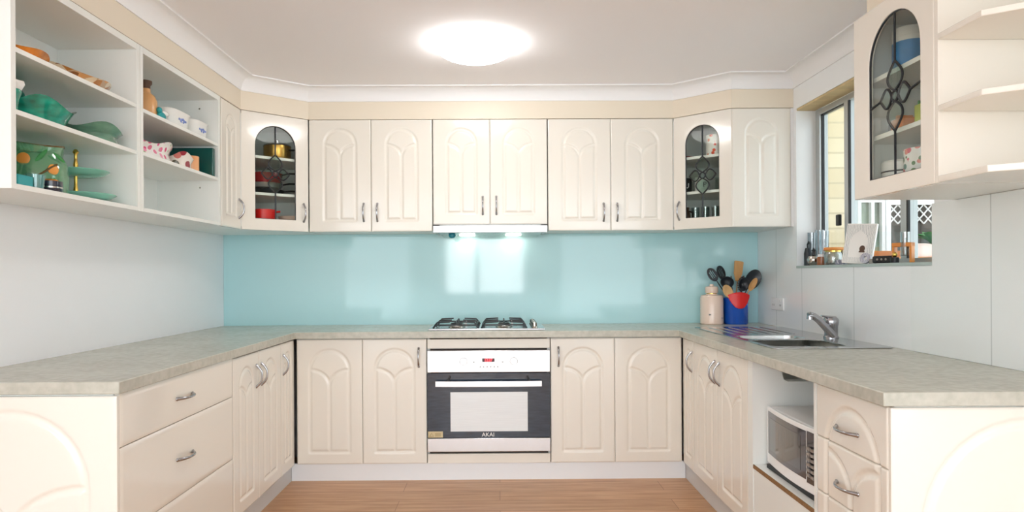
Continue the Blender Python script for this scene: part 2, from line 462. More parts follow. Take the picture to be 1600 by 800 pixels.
def cdoor(parent, u, v, w, h, t=.018, margin=.095, zb=.075, top=.065, handle=None, hv=None, y=0., name='door', step=.004, spring=None):
    """carved door as a part; handle: u offset of the bow handle within the door"""
    half = w/2-margin
    zs = h-top-half
    mb = shift(carved(w, h, t, arch_path(w/2, half, zb, zs), step=step), u, y, v)
    d = mb.build(name, 'cream', parent, angle=50, fixn=False)
    if handle is not None:
        bow_handle(d, u+handle, v+hv, y)
    return d

def drawer_front(parent, u, v, w, h, t=.018, paths=None, y=0., hu=None, hv=None, step=.005, name='drawer'):
    mb = shift(carved(w, h, t, paths or [], u0=u, v0=v, step=step, gw=.018, gd=.006), u, y, v)
    d = mb.build(name, 'cream', parent, angle=50, fixn=False)
    if hu is not None: bow_handle(d, hu, hv, y, False, L=.125, proj=.028)
    return d

# ------------------------------------------------------------------ leadlight glass door
def arch_loop(cx, half, zb, zt, n=20):
    zs = zt-half
    return [(cx-half, zb), (cx+half, zb)]+[(cx+half*math.cos(PI*k/n), zs+half*math.sin(PI*k/n)) for k in range(n+1)]

def teardrop(cx, cz, ang, r0, r1, wd, n=12):
    """petal from radius r0 (blunt) to tip at r1, widest wd"""
    a = []
    for k in range(n+1):
        t = k/n
        w = wd*math.sin(PI*min(1, t**.85))*(1 if t < .5 else (1-(t-.5)*.25))
        a.append((r0+(r1-r0)*t, w))
    pts = a+[(r, -w) for r, w in reversed(a[1:-1])]
    c, s = math.cos(ang), math.sin(ang)
    return [(cx+r*c-w*s, cz+r*s+w*c) for r, w in pts]

def glass_door(parent, u, v, w, h, half, zb, zt, handle=None, hv=None, t=.018, cz=None, side_lines=False, lead='lead', cxo=0., y=0., pr=(.115, .085, .042)):
    cx = u+w/2+cxo
    hole = arch_loop(cx, half, zb, zt)
    mb = MB(); mb.plate([(u, v), (u+w, v), (u+w, v+h), (u, v+h)], [hole], y, y+t)
    d = mb.build('door', 'cream', parent, bevel=.002)
    g = MB(); g.plate(arch_loop(cx, half+.006, zb-.006, zt+.006), [], y+.009, y+.013)
    gl = g.build('glass_pane', 'cabglass', d)
    m = MB(); r = .0042; yy = y+.008
    def line(pts, closed=False):
        q = [(a, yy, b) for a, b in pts]
        if closed: q.append(q[0])
        m.tube(q, r, 6)
    line(hole, True)
    rv, rh, wd = pr
    line([(cx, cz+rv), (cx, zt)]); line([(cx, zb), (cx, cz-rv)])
    if side_lines:
        line([(cx-half, cz-.012), (cx-rh, cz)]); line([(cx+rh, cz), (cx+half, cz+.012)])
    for k, (rr_, ww) in enumerate(((rh, wd*.78), (rv, wd), (rh, wd*.78), (rv, wd))):
        line(teardrop(cx, cz, PI/2*k, .018, rr_, ww), True)
        b = MB(); b.plate([(a, c) for a, c in teardrop(cx, cz, PI/2*k, .02, rr_-.004, ww-.003)], [], y+.004, y+.009)
        b.build('bevelled_petal', 'bevel', d)
    line([(cx+.018*math.cos(2*PI*k/14), cz+.018*math.sin(2*PI*k/14)) for k in range(14)], True)
    c_ = MB(); c_.sphere((cx, yy-.001, cz), .014, .006, .014, 14, 8); c_.build('glass_boss', 'bevel', d)
    m.build('lead_came', lead, d)
    if handle is not None: bow_handle(d, u+handle, v+hv, y)
    return d

# ================================================================== ROOM
fl = MB(); fl.box(-3.6, XR+.12, -1.9, YB+.15, -.1, 0); fl.box(XR+.12, 3.6, -1.9, 1.05, -.1, 0)
pv = MB(); pv.box(-9, 9, -14, -1.902, -.12, -.02); struct(pv.build('ground_bounce', pmat('pale_bounce_ground', (236, 236, 232), .8), None), 'unseen pale ground added to bounce light')  # unseen pale ground, added to throw light up to the ceiling
struct(fl.build('floor', 'floor', None), 'pale oak laminate floorboards')
ce = MB(); ce.box(-3.6, XR+.165, -1.9, YB+.15, ZCEIL, ZCEIL+.1); ce.box(XR+.165, 3.6, -1.9, 1.05, ZCEIL, ZCEIL+.1)
struct(ce.build('ceiling', 'ceiling', None))
w = MB(); w.box(XL-.15, XR+.165, YB, YB+.15, 0, ZCEIL); struct(w.build('wall_back', 'wall', None))
w = MB(); w.box(XL-.15, XL, .9, YB, 0, ZCEIL); w.box(-3.6, XL-.15, .9, 1.05, 0, ZCEIL); struct(w.build('wall_left', 'wall', None))
# right wall with the window opening
WY0, WY1, WZ0, WZ1 = 2.64, 3.862, 1.2437, 2.152
w = MB()
w.box(XR, XR+.165, .9, WY0, 0, ZCEIL); w.box(XR, XR+.165, WY1, YB, 0, ZCEIL)
w.box(XR, XR+.165, WY0, WY1, 0, WZ0-.014); w.box(XR, XR+.165, WY0, WY1, WZ1, ZCEIL)
w.box(XR+.165, 3.6, .9, 1.05, 0, ZCEIL)
struct(w.build('wall_right', 'rwall', None), 'white panelled wall with the kitchen window')
w = MB(); w.box(-3.75, -3.6, -1.9, 1.05, 0, ZCEIL); struct(w.build('wall_living_left', 'room', None))  # unseen side walls, added to cut side light on the end panels
w = MB(); w.box(3.6, 3.75, -1.9, 1.05, 0, ZCEIL); struct(w.build('wall_living_right', 'room', None))
# unseen wall segment added to frame the two-pane window reflected in the splashback
RX0, RX1, RZ0, RZ1 = -1.05, .52, .82, 2.0
w = MB(); ry0, ry1 = -4.05, -3.9
w.box(-1.7, RX0, ry0, ry1, 0, ZCEIL); w.box(RX1, 1.2, ry0, ry1, 0, ZCEIL); w.box(RX0, RX1, ry0, ry1, 0, RZ0); w.box(RX0, RX1, ry0, ry1, RZ1, ZCEIL)
struct(w.build('wall_rear', 'room', None))
m = MB(); m.plate([(RX0, RZ0), (RX1, RZ0), (RX1, RZ1), (RX0, RZ1)], [[(RX0+.05, RZ0+.05), (-.46, RZ0+.05), (-.46, RZ1-.05), (RX0+.05, RZ1-.05)], [(-.37, RZ0+.05), (RX1-.05, RZ0+.05), (RX1-.05, RZ1-.05), (-.37, RZ1-.05)]], -4.0, -3.94)
wr = struct(m.build('window_2', 'white', None))
m = MB()
for k in range(22):
    z = RZ0+.09+k*.05
    m.add([(RX0+.04, -3.925, z), (RX1-.04, -3.925, z), (RX1-.04, -3.895, z+.012), (RX0+.04, -3.895, z+.012)], [(0, 1, 2, 3)])
m.build('blind_slats', 'slat', wr, fixn=False)

# soffit over the cupboards, following their fronts
F0 = [(XLU, 2.056), (XLU, 3.883), (-1.172, YU), (1.088, YU), (1.364, 3.896), (XR, 3.896)]
s = MB(); s.prism(F0+[(XR, YB), (XL, YB), (XL, 2.056)], ZT+.002, ZCEIL)
struct(s.build('trim_1', 'soffit', None), 'cream soffit board above the wall cupboards')
s = MB(); s.prism([(1.352, 2.44), (1.352, 1.2), (XR, 1.2), (XR, 2.44)], 2.147, ZCEIL); struct(s.build('trim_2', 'soffit', None), 'cream soffit board above the right glass cupboard')

def sweep(path, prof, name, mat):
    """profile (d out from the wall, z) swept along path; room on the right hand side of travel"""
    P = [Vector(p) for p in path]; n = len(P); rows = []
    for i, p in enumerate(P):
        dirs = []
        if i > 0: dirs.append((P[i]-P[i-1]).normalized())
        if i < n-1: dirs.append((P[i+1]-P[i]).normalized())
        ns = [Vector((d.y, -d.x)) for d in dirs]
        if len(ns) == 2:
            b = (ns[0]+ns[1]).normalized(); off = b/max(.3, b.dot(ns[0]))
        else: off = ns[0]
        rows.append([(p.x+off.x*d, p.y+off.y*d, z) for d, z in prof])
    m = len(prof); vs = [q for r_ in rows for q in r_]; fs = []
    for i in range(n-1):
        for k in range(m):
            k2 = (k+1) % m; fs.append((i*m+k, i*m+k2, (i+1)*m+k2, (i+1)*m+k))
    fs.append(tuple(range(m))); fs.append(tuple((n-1)*m+k for k in range(m)))
    mb = MB(); mb.add(vs, fs); return struct(mb.build(name, mat, None, angle=24), 'white cove cornice')
r = .082
prof = [(0.0005, ZCEIL-r), (.006, ZCEIL-r), (.006, ZCEIL-r+.004)]+[(r-.012-(r-.018)*math.cos(PI/2*k/8)+0, ZCEIL-r+.004+(r-.012)*math.sin(PI/2*k/8)) for k in range(9)]+[(r, ZCEIL-.008), (r, ZCEIL-.0005), (.0005, ZCEIL-.0005)]
sweep([(XLU, 1.0), (XLU, 3.883), (-1.172, YU), (1.088, YU), (1.364, 3.896), (XR, 3.896), (XR, 2.442)], prof, 'trim_3', 'cornice')

# kickboards
k = MB(); k.box(-1.219, 1.092, 3.931, 3.945, 0, .101); struct(k.build('baseboard_back', pmat('white_kick_foil', (238, 241, 244), .3), None), 'white kickboard')
k = MB(); k.box(-1.235, -1.221, 2.12, 3.944, 0, .101); struct(k.build('baseboard_left', 'kick', None), 'grey kickboard')
k = MB(); k.box(1.094, 1.108, 1.86, 3.944, 0, .101); struct(k.build('baseboard_right', 'kick', None), 'grey kickboard')

# glass splashback and right wall sheet
s = MB(); s.box(XL+.001, XR-.002, YB-.008, YB-.0005, ZC, ZU)
single(s, 'splashback', 'splash', 'aqua glass splashback across the back wall between worktop and cupboards', 'splashback')
s = MB(Matrix.Rotation(rad(90), 4, 'Z')); s.plate([(1.2, ZC+.0005), (2.775, ZC+.0005), (2.775, WZ0-.016), (2.639, WZ0-.016), (2.639, 1.473), (1.2, 1.473)], [], -XR+.0005, -XR+.011)
struct(s.build('trim_4', 'rpanel', None, bevel=.0015), 'white glossy wall sheet beside the window')

# ------------------------------------------------------------------ kitchen window and the porch beyond
s = MB(); s.box(XR-.004, XR+.13, WY0, WY1, WZ0-.014, WZ0); struct(s.build('trim_5', pmat('sill_tile', (176, 190, 186), .25), None), 'grey window sill')
s = MB(); s.box(XR+.004, XR+.11, WY0, WY1, WZ1-.012, WZ1-.0005); struct(s.build('trim_6', 'timberhead', None), 'timber head of the window reveal')
FX0, FX1 = 1.838, 1.888
RZ90 = Matrix.Rotation(rad(90), 4, 'Z')
m = MB(RZ90)
m.plate([(WY0, WZ0), (WY1, WZ0), (WY1, WZ1-.013), (WY0, WZ1-.013)],
        [[(WY0+.03, WZ0+.022), (3.0, WZ0+.022), (3.0, WZ1-.045), (WY0+.03, WZ1-.045)],
         [(3.05, WZ0+.022), (3.50, WZ0+.022), (3.50, WZ1-.045), (3.05, WZ1-.045)],
         [(3.545, WZ0+.022), (WY1-.045, WZ0+.022), (WY1-.045, WZ1-.045), (3.545, WZ1-.045)]], -FX1, -FX0)
win = struct(m.build('window_1', 'alu', None, bevel=.002), 'aluminium sliding window over the sink')
m = MB(); m.box(FX0+.028, FX0+.032, WY0+.02, WY1-.03, WZ0+.015, WZ1-.035); m.build('window_pane', 'winglass', win)
m = MB()
for y in (3.0, 3.50):
    m.box(FX0-.002, FX0+.008, y-.011, y+.001, WZ0+.022, WZ1-.045)
m.box(FX0+.012, FX0+.027, WY1-.05, WY1-.042, WZ0+.022, WZ1-.045); m.box(FX0+.01, FX0+.027, 3.51, WY1-.045, WZ1-.05, WZ1-.042)
m.build('window_seal', 'black', win)
m = MB(); m.box(FX0-.02, FX0, 3.57, 3.60, 1.455, 1.515); m.build('window_latch', 'black', win, bevel=.004)
# outside: L-shaped porch
YO = 4.06
w = MB(); w.box(XR+.167, 2.19, YO, YO+.2, -.1, 2.7); w.box(2.19, 4.2, YO+.02, YO+.2, 1.66, 2.7); w.box(3.25, 4.2, YO, YO+.2, -.1, 1.66)
struct(w.build('wall_porch', 'brick', None), 'cream brick wall outside the window')
pr_ = MB(); pr_.box(XR+.167, 4.6, 1.3, YO+.2, 2.72, 2.8); struct(pr_.build('ceiling_porch_shade', 'ceiling', None), 'unseen porch roof added to shade the brick wall')  # unseen roof, added to keep sky light off the brick
g = MB(); g.box(XR+.167, 6, 1.52, YO+.3, -.15, -.1); struct(g.build('ground', 'concrete', None))
m = MB(); m.plate([(2.19, .3), (2.355, .3), (2.355, 1.66), (2.19, 1.66)], [[(2.21, .33), (2.27, .33), (2.27, 1.63), (2.21, 1.63)], [(2.29, .33), (2.335, .33), (2.335, 1.63), (2.29, 1.63)]], YO, YO+.06)
w3 = struct(m.build('window_3', 'white', None), 'white framed porch window')
m = MB(); m.box(2.2, 2.35, YO+.03, YO+.035, .31, 1.65); m.build('window_pane', pmat('porch_window_tint', (132, 146, 128), .1, noise=.4, nscale=7), w3)
m = MB(); m.plate([(2.36, 0), (3.2, 0), (3.2, 1.66), (2.36, 1.66)], [[(2.39, .08), (3.16, .08), (3.16, 1.615), (2.39, 1.615)]], YO, YO+.05)
d1 = struct(m.build('door_1', 'white', None), 'white security screen door outside')
m = MB(); m.box(2.39, 3.16, YO+.03, YO+.04, .08, 1.615); m.build('dark_interior_sheet', 'darkinterior', d1)  # flat dark sheet stands for the shaded interior behind the lattice
m = MB(); p = .053
for sgn in (1, -1):
    for k in range(-3, 18):
        x0 = 2.39+k*p; pts = []
        z0, z1 = 1.50, 1.614
        xa, xb = (x0, x0+sgn*(z1-z0)*.9)
        t0, t1 = 0., 1.
        for q in (0, 1):
            pass
        lo, hi = 2.392, 3.158
        def X(t): return xa+(xb-xa)*t
        ts = [t/16 for t in range(17) if lo <= X(t/16) <= hi]
        if len(ts) > 1: m.tube([(X(t), YO+.02, z0+(z1-z0)*t) for t in ts], .0042, 6)
m.build('lattice', 'white', d1)
# potting bench with cloth and plant
t = thing('potting_bench', 'orange timber bench standing outside beyond the kitchen window', 'bench', (2.35, 3.7, -.1))
m = MB(); m.box(-.28, .5, -.16, .16, 1.36, 1.385); m.build('bench_top', 'orangewood', t, bevel=.004)
m = MB(); m.box(-.24, .46, .06, .09, 1.40-.02, 1.425); m.build('back_rail', 'orangewood', t)
for x in (-.26, .46):
    for y in (-.14, .12):
        m = MB(); m.box(x, x+.03, y, y+.03, 0, 1.36); m.build('leg', 'orangewood', t)
def blob(rx, ry, rz, c, seed, amp=.25, n=22, mm=12):
    rnd = random.Random(seed); ph = [rnd.uniform(0, 6) for _ in range(4)]
    mb = MB()
    def fn(a, x, y, z):
        f = 1+amp*(math.sin(2*a+ph[0])*.5+math.sin(3*a+ph[1]+z*20)*.35)
        return (x*f, y*f, z)
    prof = [(0, 0)]+[(rx*math.sin(PI/2*(1-i/mm))**.8, rz*math.sin(PI/2*i/mm)) for i in range(0, mm)]+[(0, rz)]
    mb.lathe(prof, c, n, 1, ry/rx, fn); return mb
single(blob(.1, .09, .075, (2.3, 3.63, 1.285), 3), 'cloth_heap', 'cloth', 'crumpled pink and white cloth heaped on the outdoor timber bench', 'cloth', (2.3, 3.63, 1.2855))
t = thing('potted_plant', 'green leafy plant in a pot on the outdoor timber bench', 'plant', (2.45, 3.75, 1.285))
m = MB(); m.lathe([(0, 0), (.04, 0), (.055, .075), (.048, .075), (.04, .06), (0, .06)]); m.build('pot', 'pot', t)
m = MB()
for k in range(9):
    a = 2*PI*k/9+.3; L = .13+.03*(k % 3)
    p0 = Vector((0, 0, .065)); dr = Vector((math.cos(a), math.sin(a), 0)); sd = Vector((-dr.y, dr.x, 0))
    pts = []
    for i in range(6):
        q = i/5; c = p0+dr*(L*q*.8)+Vector((0, 0, L*(1.1*q-.75*q*q))); wd = .026*math.sin(PI*min(.97, q*.9+.08))
        pts.append((c-sd*wd, c+sd*wd, c+Vector((0, 0, -.004))))
    vs = []; fs = []
    for a_, b_, c_ in pts: vs += [a_, c_, b_]
    for i in range(5):
        o = i*3; fs += [(o, o+1, o+4, o+3), (o+1, o+2, o+5, o+4)]
    m.add(vs, fs)
m.build('leaves', 'leaf', t, fixn=False)

# ================================================================== WORKTOP AND BASE CABINETS
BX0, BX1 = 1.205, 1.55
w = MB(Matrix.Rotation(rad(-90), 4, 'X'))   # plate local (x, z)->(x, y)
# use plate in xz then map (x, y, z)->(x, z, -y): y extrude becomes height
w = MB(Matrix(((1, 0, 0, 0), (0, 0, 1, 0), (0, 1, 0, 0), (0, 0, 0, 1))))
YE_L, YE_R = 2.088, 1.812
w.plate([(XL+.001, YE_L), (-1.182, YE_L), (-1.182, 3.876), (1.0437, 3.876), (1.0437, YE_R), (XR-.002, YE_R), (XR-.002, 4.441), (XL+.001, 4.441)],
        [[(BX0-.008, 2.92), (BX1+.008, 2.92), (BX1+.008, 3.47), (BX0-.008, 3.47)]], .836, ZC)
single(w, 'worktop', 'worktop', 'grey beige laminate worktop running round the whole kitchen', 'worktop', bevel=.003)

def base_run_left(): return (XLD, 0, 0)
# --- back base cabinets (face -Y)
def back_base(name, x0, x1, label, doors):
    t = thing(name, label, 'cabinet', (x0, YD, 0)); W = x1-x0
    m = MB(); m.box(.001, W-.001, .02, YB-YD-.01, .1015, .8355); m.build('carcass', 'carcass', t)
    for (a, b, hnd, mg) in doors:
        cdoor(t, a-x0+.0015, .101, b-a-.003, .727, margin=mg, zb=.072, top=.063, handle=hnd, hv=.62)
    return t
back_base('base_cabinet', -1.1835, -.424, 'two-door cream base cabinet left of the oven', [(-1.1835, -.80, None, .077), (-.80, -.424, .328, .077)])
back_base('base_cabinet', .300, 1.072, 'two-door cream base cabinet right of the oven', [(.300, .676, .045, .077), (.676, 1.070, None, .08)])
# --- oven housing and oven
t = thing('oven_housing', 'cream housing panels framing the built-in oven under the hob', 'cabinet', (-.4225, YD, 0)); W = .721
m = MB(); m.box(.001, .016, .02, .52, .1015, .8355); m.box(W-.016, W-.001, .02, .52, .1015, .8355); m.box(.016, W-.016, .02, .52, .1015, .117); m.build('carcass', 'carcass', t)
m = MB(); m.box(.002, W-.002, 0, .018, .772, .827); m.build('top_panel', 'cream', t, bevel=.002)
m = MB(); m.box(.002, W-.002, 0, .018, .101, .157); m.build('bottom_panel', 'cream', t, bevel=.002)
OX = -.4205
t = thing('oven', 'stainless steel and black glass built-in oven with bar handle', 'oven', (OX, YD, .158)); W = .717; z0 = -.158
m = MB(); m.box(.016, W-.016, .02, .5, .002, .612); m.box(.012, W-.012, .004, .02, .002, .012); m.box(.02, W-.02, .004, .02, .604, .613); m.build('oven_body', 'gap', t)
m = MB(); m.box(0, W, -.014, .02, .475, .604); pnl = m.build('control_panel', 'steel', t, bevel=.003)
m = MB(); m.box(0, W, -.012, .02, .094, .472); dg = m.build('door', 'ovenglass', t, bevel=.003)
m = MB(); m.box(.135, .585, -.0135, -.011, .132, .361); m.build('inner_window', 'ovenwin', dg)
m = MB(); m.box(.0, W, -.014, .02, .013, .0925); m.build('lower_strip', 'steel', t, bevel=.003)
m = MB()
n = 16; pts = []
for k in range(n+1):
    s_ = -1+2*k/n; pts.append((W/2+s_*.308, -.058+.012*s_*s_, .414))
vs = []; fs = []
for x, y, z in pts: vs += [(x, y-.004, z-.0165), (x, y-.004, z+.0165), (x, y+.006, z+.0165), (x, y+.006, z-.0165)]
for i in range(n):
    for k in range(4):
        k2 = (k+1) % 4; fs.append((i*4+k, i*4+k2, i*4+4+k2, i*4+4+k))
fs += [(0, 1, 2, 3), (n*4+3, n*4+2, n*4+1, n*4)]
m.add(vs, fs); hd = m.build('handle', 'steel', dg, bevel=.0015)
m = MB()
for sx in (-1, 1):
    m = MB(); m.tube([(W/2+sx*.225, -.012, .452), (W/2+sx*.24, -.05, .42)], .006, 8); m.build('handle_bracket', 'black', hd)
text_mb('AKAI', .033, Matrix.Translation((W/2-.005, -.0135, .112))).build('lettering', 'white', dg, smooth=False)
m = MB(); m.box(.321, .393, -.0155, -.013, .537, .557); dsp = m.build('display', pmat('display_glass', (70, 40, 50), .1), pnl)
text_mb('12:37', .021, Matrix.Translation((.357, -.0165, .547))).build('digits', 'led', dsp, smooth=False)
m = MB()
for k in range(6):
    m = MB(); m.box(.306+k*.0205, .306+k*.0205+.006, -.0148, -.0138, .505, .511); m.build('touch_button', 'button', pnl)
for x in (.268, .436):
    m = MB(); m.box(x, x+.009, -.0148, -.0138, .533, .538); m.build('printed_symbol', 'button', pnl)
for x in (.213, .505):
    m = MB(Matrix.Translation((x, -.014, .54)) @ Matrix.Rotation(rad(90), 4, 'X')); m.lathe([(.0215, 0), (.0235, 0), (.0235, .002), (.0215, .003), (.0215, 0)], n=32); m.lathe([(0, .0005), (.02, .0005), (.019, .003), (0, .003)], n=32); m.build('knob', 'steel', pnl)
m = MB(); m.box(.004, .09, -.0135, -.0118, .097, .133); st = m.build('warning_sticker', 'sticker', dg)
m = MB(); m.tube([(.012, -.0138, .104), (.036, -.0138, .104), (.024, -.0138, .124), (.012, -.0138, .104)], .0014, 5)
for k in range(3): m.box(.044, .078, -.0142, -.0134, .106+k*.007, .1085+k*.007)
m.build('sticker_print', pmat('sticker_ink', (140, 118, 70), .6), st)

# --- hob
t = thing('gas_hob', 'stainless steel gas hob with black iron grates set into the worktop', 'hob', (-.073, 4.135, ZC))
m = MB(); m.prism([(-.345, -.2), (.345, -.2), (.345, .2), (-.345, .2)], .0005, .011); m.build('hob_plate', 'steel', t, bevel=.004)
for gx in (-.183, .103):
    g = MB(); hw, hd_, hz = .122, .165, .045
    for sx in (-1, 1):
        for yy in (-hd_, 0, hd_) :
            g.tube([(gx+sx*(hw+.012), yy, .011), (gx+sx*hw, yy, .03), (gx+sx*(hw-.012), yy, hz), (gx+sx*.035, yy, hz+.004)], [.006, .006, .0055, .004], 7)
        g.tube([(gx+sx*hw, -hd_, .03), (gx+sx*hw, hd_, .03)], .005, 7)
    for yy in (-.083, .083):
        for q in (-1, 1): g.tube([(gx, yy+q*.08, .03), (gx, yy+q*.07, hz), (gx, yy+q*.03, hz+.003)], .0045, 7)
    for q in (-1, 1): g.tube([(gx-hw, q*hd_, .03), (gx+hw, q*hd_, .03)], .0048, 7)
    g.build('pan_grate', 'iron', t)
    for yy, rr_ in ((-.083, .04), (.083, .032)):
        b = MB(); b.lathe([(0, .011), (rr_+.012, .011), (rr_+.01, .018), (rr_, .02), (rr_, .03), (0, .03)], (gx, yy, 0)); br = b.build('burner', 'silver', t)
        b = MB(); b.lathe([(rr_-.006, .0302), (rr_-.004, .033), (rr_-.008, .038), (0, .039)], (gx, yy, 0)); b.build('burner_cap', 'iron', br)
        b = MB(); b.cyl((gx+.05, yy+.02, 0), .003, .011, .042, 8); b.build('spark_pin', 'white', br)
for i in range(4):
    b = MB(); b.lathe([(0, .011), (.02, .011), (.018, .018), (.015, .02), (.015, .04), (.012, .042), (0, .042)], (.285, -.14+i*.095, 0), 18)
    b.box(.283, .287, -.155+i*.095, -.125+i*.095, .04, .046); b.build('control_knob', 'silver', t)

# --- left run (faces +X). local x runs to +Y, y into the cabinet (-X)
def left_cab(name, y0, y1, label):
    return thing(name, label, 'cabinet', (XLD, y0, 0), rad(90)), y1-y0
DL = -XL+XLD-.002
t, W = left_cab('drawer_cabinet', 2.097, 3.012, 'cream drawer cabinet at the near end of the left worktop')
m = MB(); m.box(.017, W-.001, .02, DL, .1015, .8355); m.build('carcass', 'carcass', t)
for (a, b) in ((.663, .832), (.384, .660), (.101, .381)):
    drawer_front(t, .019, a, W-.021, b-a, hu=.45, hv=(a+b)/2-.0, step=.01)
# end panel faces the viewer
pm = MB(); PW = 1.8214-1.196-.002
cx = PW-(1.53-1.196)
cv = carved(PW, .727, .016, arch_path(PW/2-.02, .235, .06, .775-.235-.101), step=.0045, gw=.018, gd=.0065)
cv.v = [(y_, x_*-1, z_) for (x_, y_, z_) in cv.v]   # placed below by matrix
cv2 = MB(Matrix())
cv = carved(PW, .727, .016, arch_path(PW-(1.53-1.199), .235, .06, .775-.235-.101), step=.0045, gw=.018, gd=.0065)
# local of the cabinet: world (X,Y) = (XLD - y, y0 + x); panel local u runs +X in world from XL
cv.v = [(v_[1], DL-v_[0]+0.0, v_[2]+.101) for v_ in cv.v]
cv.build('end_panel', 'cream', t, angle=50)

def cdoor_run(t, y0, doors):
    for (a, b, hnd, mg) in doors:
        cdoor(t, a-y0+.0015, .101, b-a-.003, .727, margin=mg, zb=.072, top=.063, handle=hnd, hv=.61)
t, W = left_cab('base_cabinet', 3.014, 3.672, 'cream base cabinet with paired doors beside the left drawers')
m = MB(); m.box(.001, W-.001, .02, DL, .1015, .8355); m.build('carcass', 'carcass', t)
cdoor_run(t, 3.014, [(3.014, 3.33, .28, .075), (3.33, 3.672, .035, .077)])
t, W = left_cab('base_cabinet', 3.674, 3.905, 'narrow cream base cabinet in the left back corner')
m = MB(); m.box(.001, W-.001, .02, DL, .1015, .8355); m.build('carcass', 'carcass', t)
cdoor_run(t, 3.674, [(3.674, 3.905, .03, .06)])

# --- right run (faces -X). local x runs to -Y, y into the cabinet (+X)
def right_cab(name, y0, y1, label):
    return thing(name, label, 'cabinet', (XRD, y1, 0), rad(-90)), y1-y0
DR = XR-XRD-.002
t, W = right_cab('base_cabinet', 3.690, 3.905, 'narrow cream base cabinet in the right back corner')
m = MB(); m.box(.001, W-.001, .02, DR, .1015, .8355); m.build('carcass', 'carcass', t)
cdoor(t, .0015, .101, W-.003, .727, margin=.06, zb=.072, top=.063, handle=W-.035, hv=.61)
t, W = right_cab('sink_cabinet', 2.888, 3.688, 'cream base cabinet with paired doors under the sink')
m = MB(); m.box(.001, .017, .02, DR, .1015, .8355); m.box(.017, W-.001, .02, DR, .1015, .1175); m.box(.017, W-.001, DR-.012, DR, .1175, .8355); m.build('carcass', 'carcass', t)
cdoor(t, .0015, .101, .393, .727, margin=.077, zb=.072, top=.063, handle=.36, hv=.61)
cdoor(t, .3985, .101, .400, .727, margin=.077, zb=.072, top=.063, handle=.035, hv=.61)
# open niche for the microwave
t, W = right_cab('open_niche_cabinet', 2.262, 2.886, 'open white cabinet niche holding the microwave')
m = MB(RZ90)
# far side panel (at local x 0..16mm) with the notch for the sink bowl
m = MB(Matrix.Rotation(rad(90), 4, 'Z'))
sp = MB(); sp.M = Matrix(((0, 1, 0, 0), (1, 0, 0, 0), (0, 0, 1, 0), (0, 0, 0, 1)))   # plate x->local y, extrude y->local x
sp.plate([(0., .1015), (DR, .1015), (DR, .8355), (.33, .8355), (.33, .742), (.15, .742), (.132, .752), (.122, .80), (.12, .8355), (0., .8355)], [], .0, .055)
sp.build('side_panel', 'carcass', t)
m = MB(); m.box(W-.017, W-.001, .0, DR, .1015, .8355); m.box(.056, W-.018, DR-.01, DR, .1015, .8355); m.build('carcass', 'carcass', t)
m = MB(); m.box(.056, W-.018, .004, DR-.011, .376, .392); sh = m.build('shelf', 'carcass', t)
m = MB(); m.box(.056, W-.018, .0, .004, .376, .392); lab(m.build('raw_edge', 'chip', sh), 'raw brown chipboard edge')
m = MB(); m.box(.0565, W-.0185, .003, .018, .1015, .375); m.build('front_panel', 'carcass', t)
# drawers with one arch carved across their fronts
t, W = right_cab('drawer_cabinet', 1.846, 2.260, 'cream drawer cabinet at the near end of the right worktop')
m = MB(); m.box(.001, W-.0, .02, DR, .1015, .8355); m.build('carcass', 'carcass', t)
pt = arch_path(2.260-2.043, .152, .17, .775-.152)
for (a, b) in ((.6555, .828), (.472, .6525), (.288, .469), (.101, .285)):
    drawer_front(t, .0015, a, W-.002, b-a, paths=pt, hu=2.26-2.06, hv=min(a+.038+.02, (a+b)/2) if a > .6 else (a+b)/2-.025, step=.0035)
PW = XR-1.076-.004
cv = carved(PW, .727, .014, arch_path(.385, .29, .06, .775-.29-.101+.012), step=.004, gw=.02, gd=.007)
cv.v = [(W+.0145-v_[1], v_[0]+.003, v_[2]+.101) for v_ in cv.v]
cv.build('end_panel', 'cream', t, angle=50)

# --- sink and tap
t = thing('kitchen_sink', 'stainless steel double bowl sink with drainer let into the right worktop', 'sink', (1.2, 3.4, ZC))
o0 = (1.2, 3.4, ZC)
def rr_loop(x0, x1, y0, y1, r, n=5):
    p = []
    for cx, cy, a0 in ((x1-r, y1-r, 0), (x0+r, y1-r, 90), (x0+r, y0+r, 180), (x1-r, y0+r, 270)):
        for k in range(n+1): a = rad(a0+90*k/n); p.append((cx+r*math.cos(a), cy+r*math.sin(a)))
    return p
SW = Matrix(((1, 0, 0, 0), (0, 0, 1, 0), (0, 1, 0, 0), (0, 0, 0, 1)))
bowls = [(BX0, BX1-.01, 2.93, 3.225, .60), (BX0+.005, BX1-.03, 3.27, 3.455, .755)]
pl = MB(Matrix.Translation((-o0[0], -o0[1], -o0[2])) @ SW)
pl.plate(rr_loop(1.178, 1.703, 2.862, 4.045, .03), [rr_loop(a, b, c, d, .05) for a, b, c, d, e in bowls], ZC+.0005, ZC+.005)
pl.build('sink_deck', 'sinksteel', t, bevel=.0015)
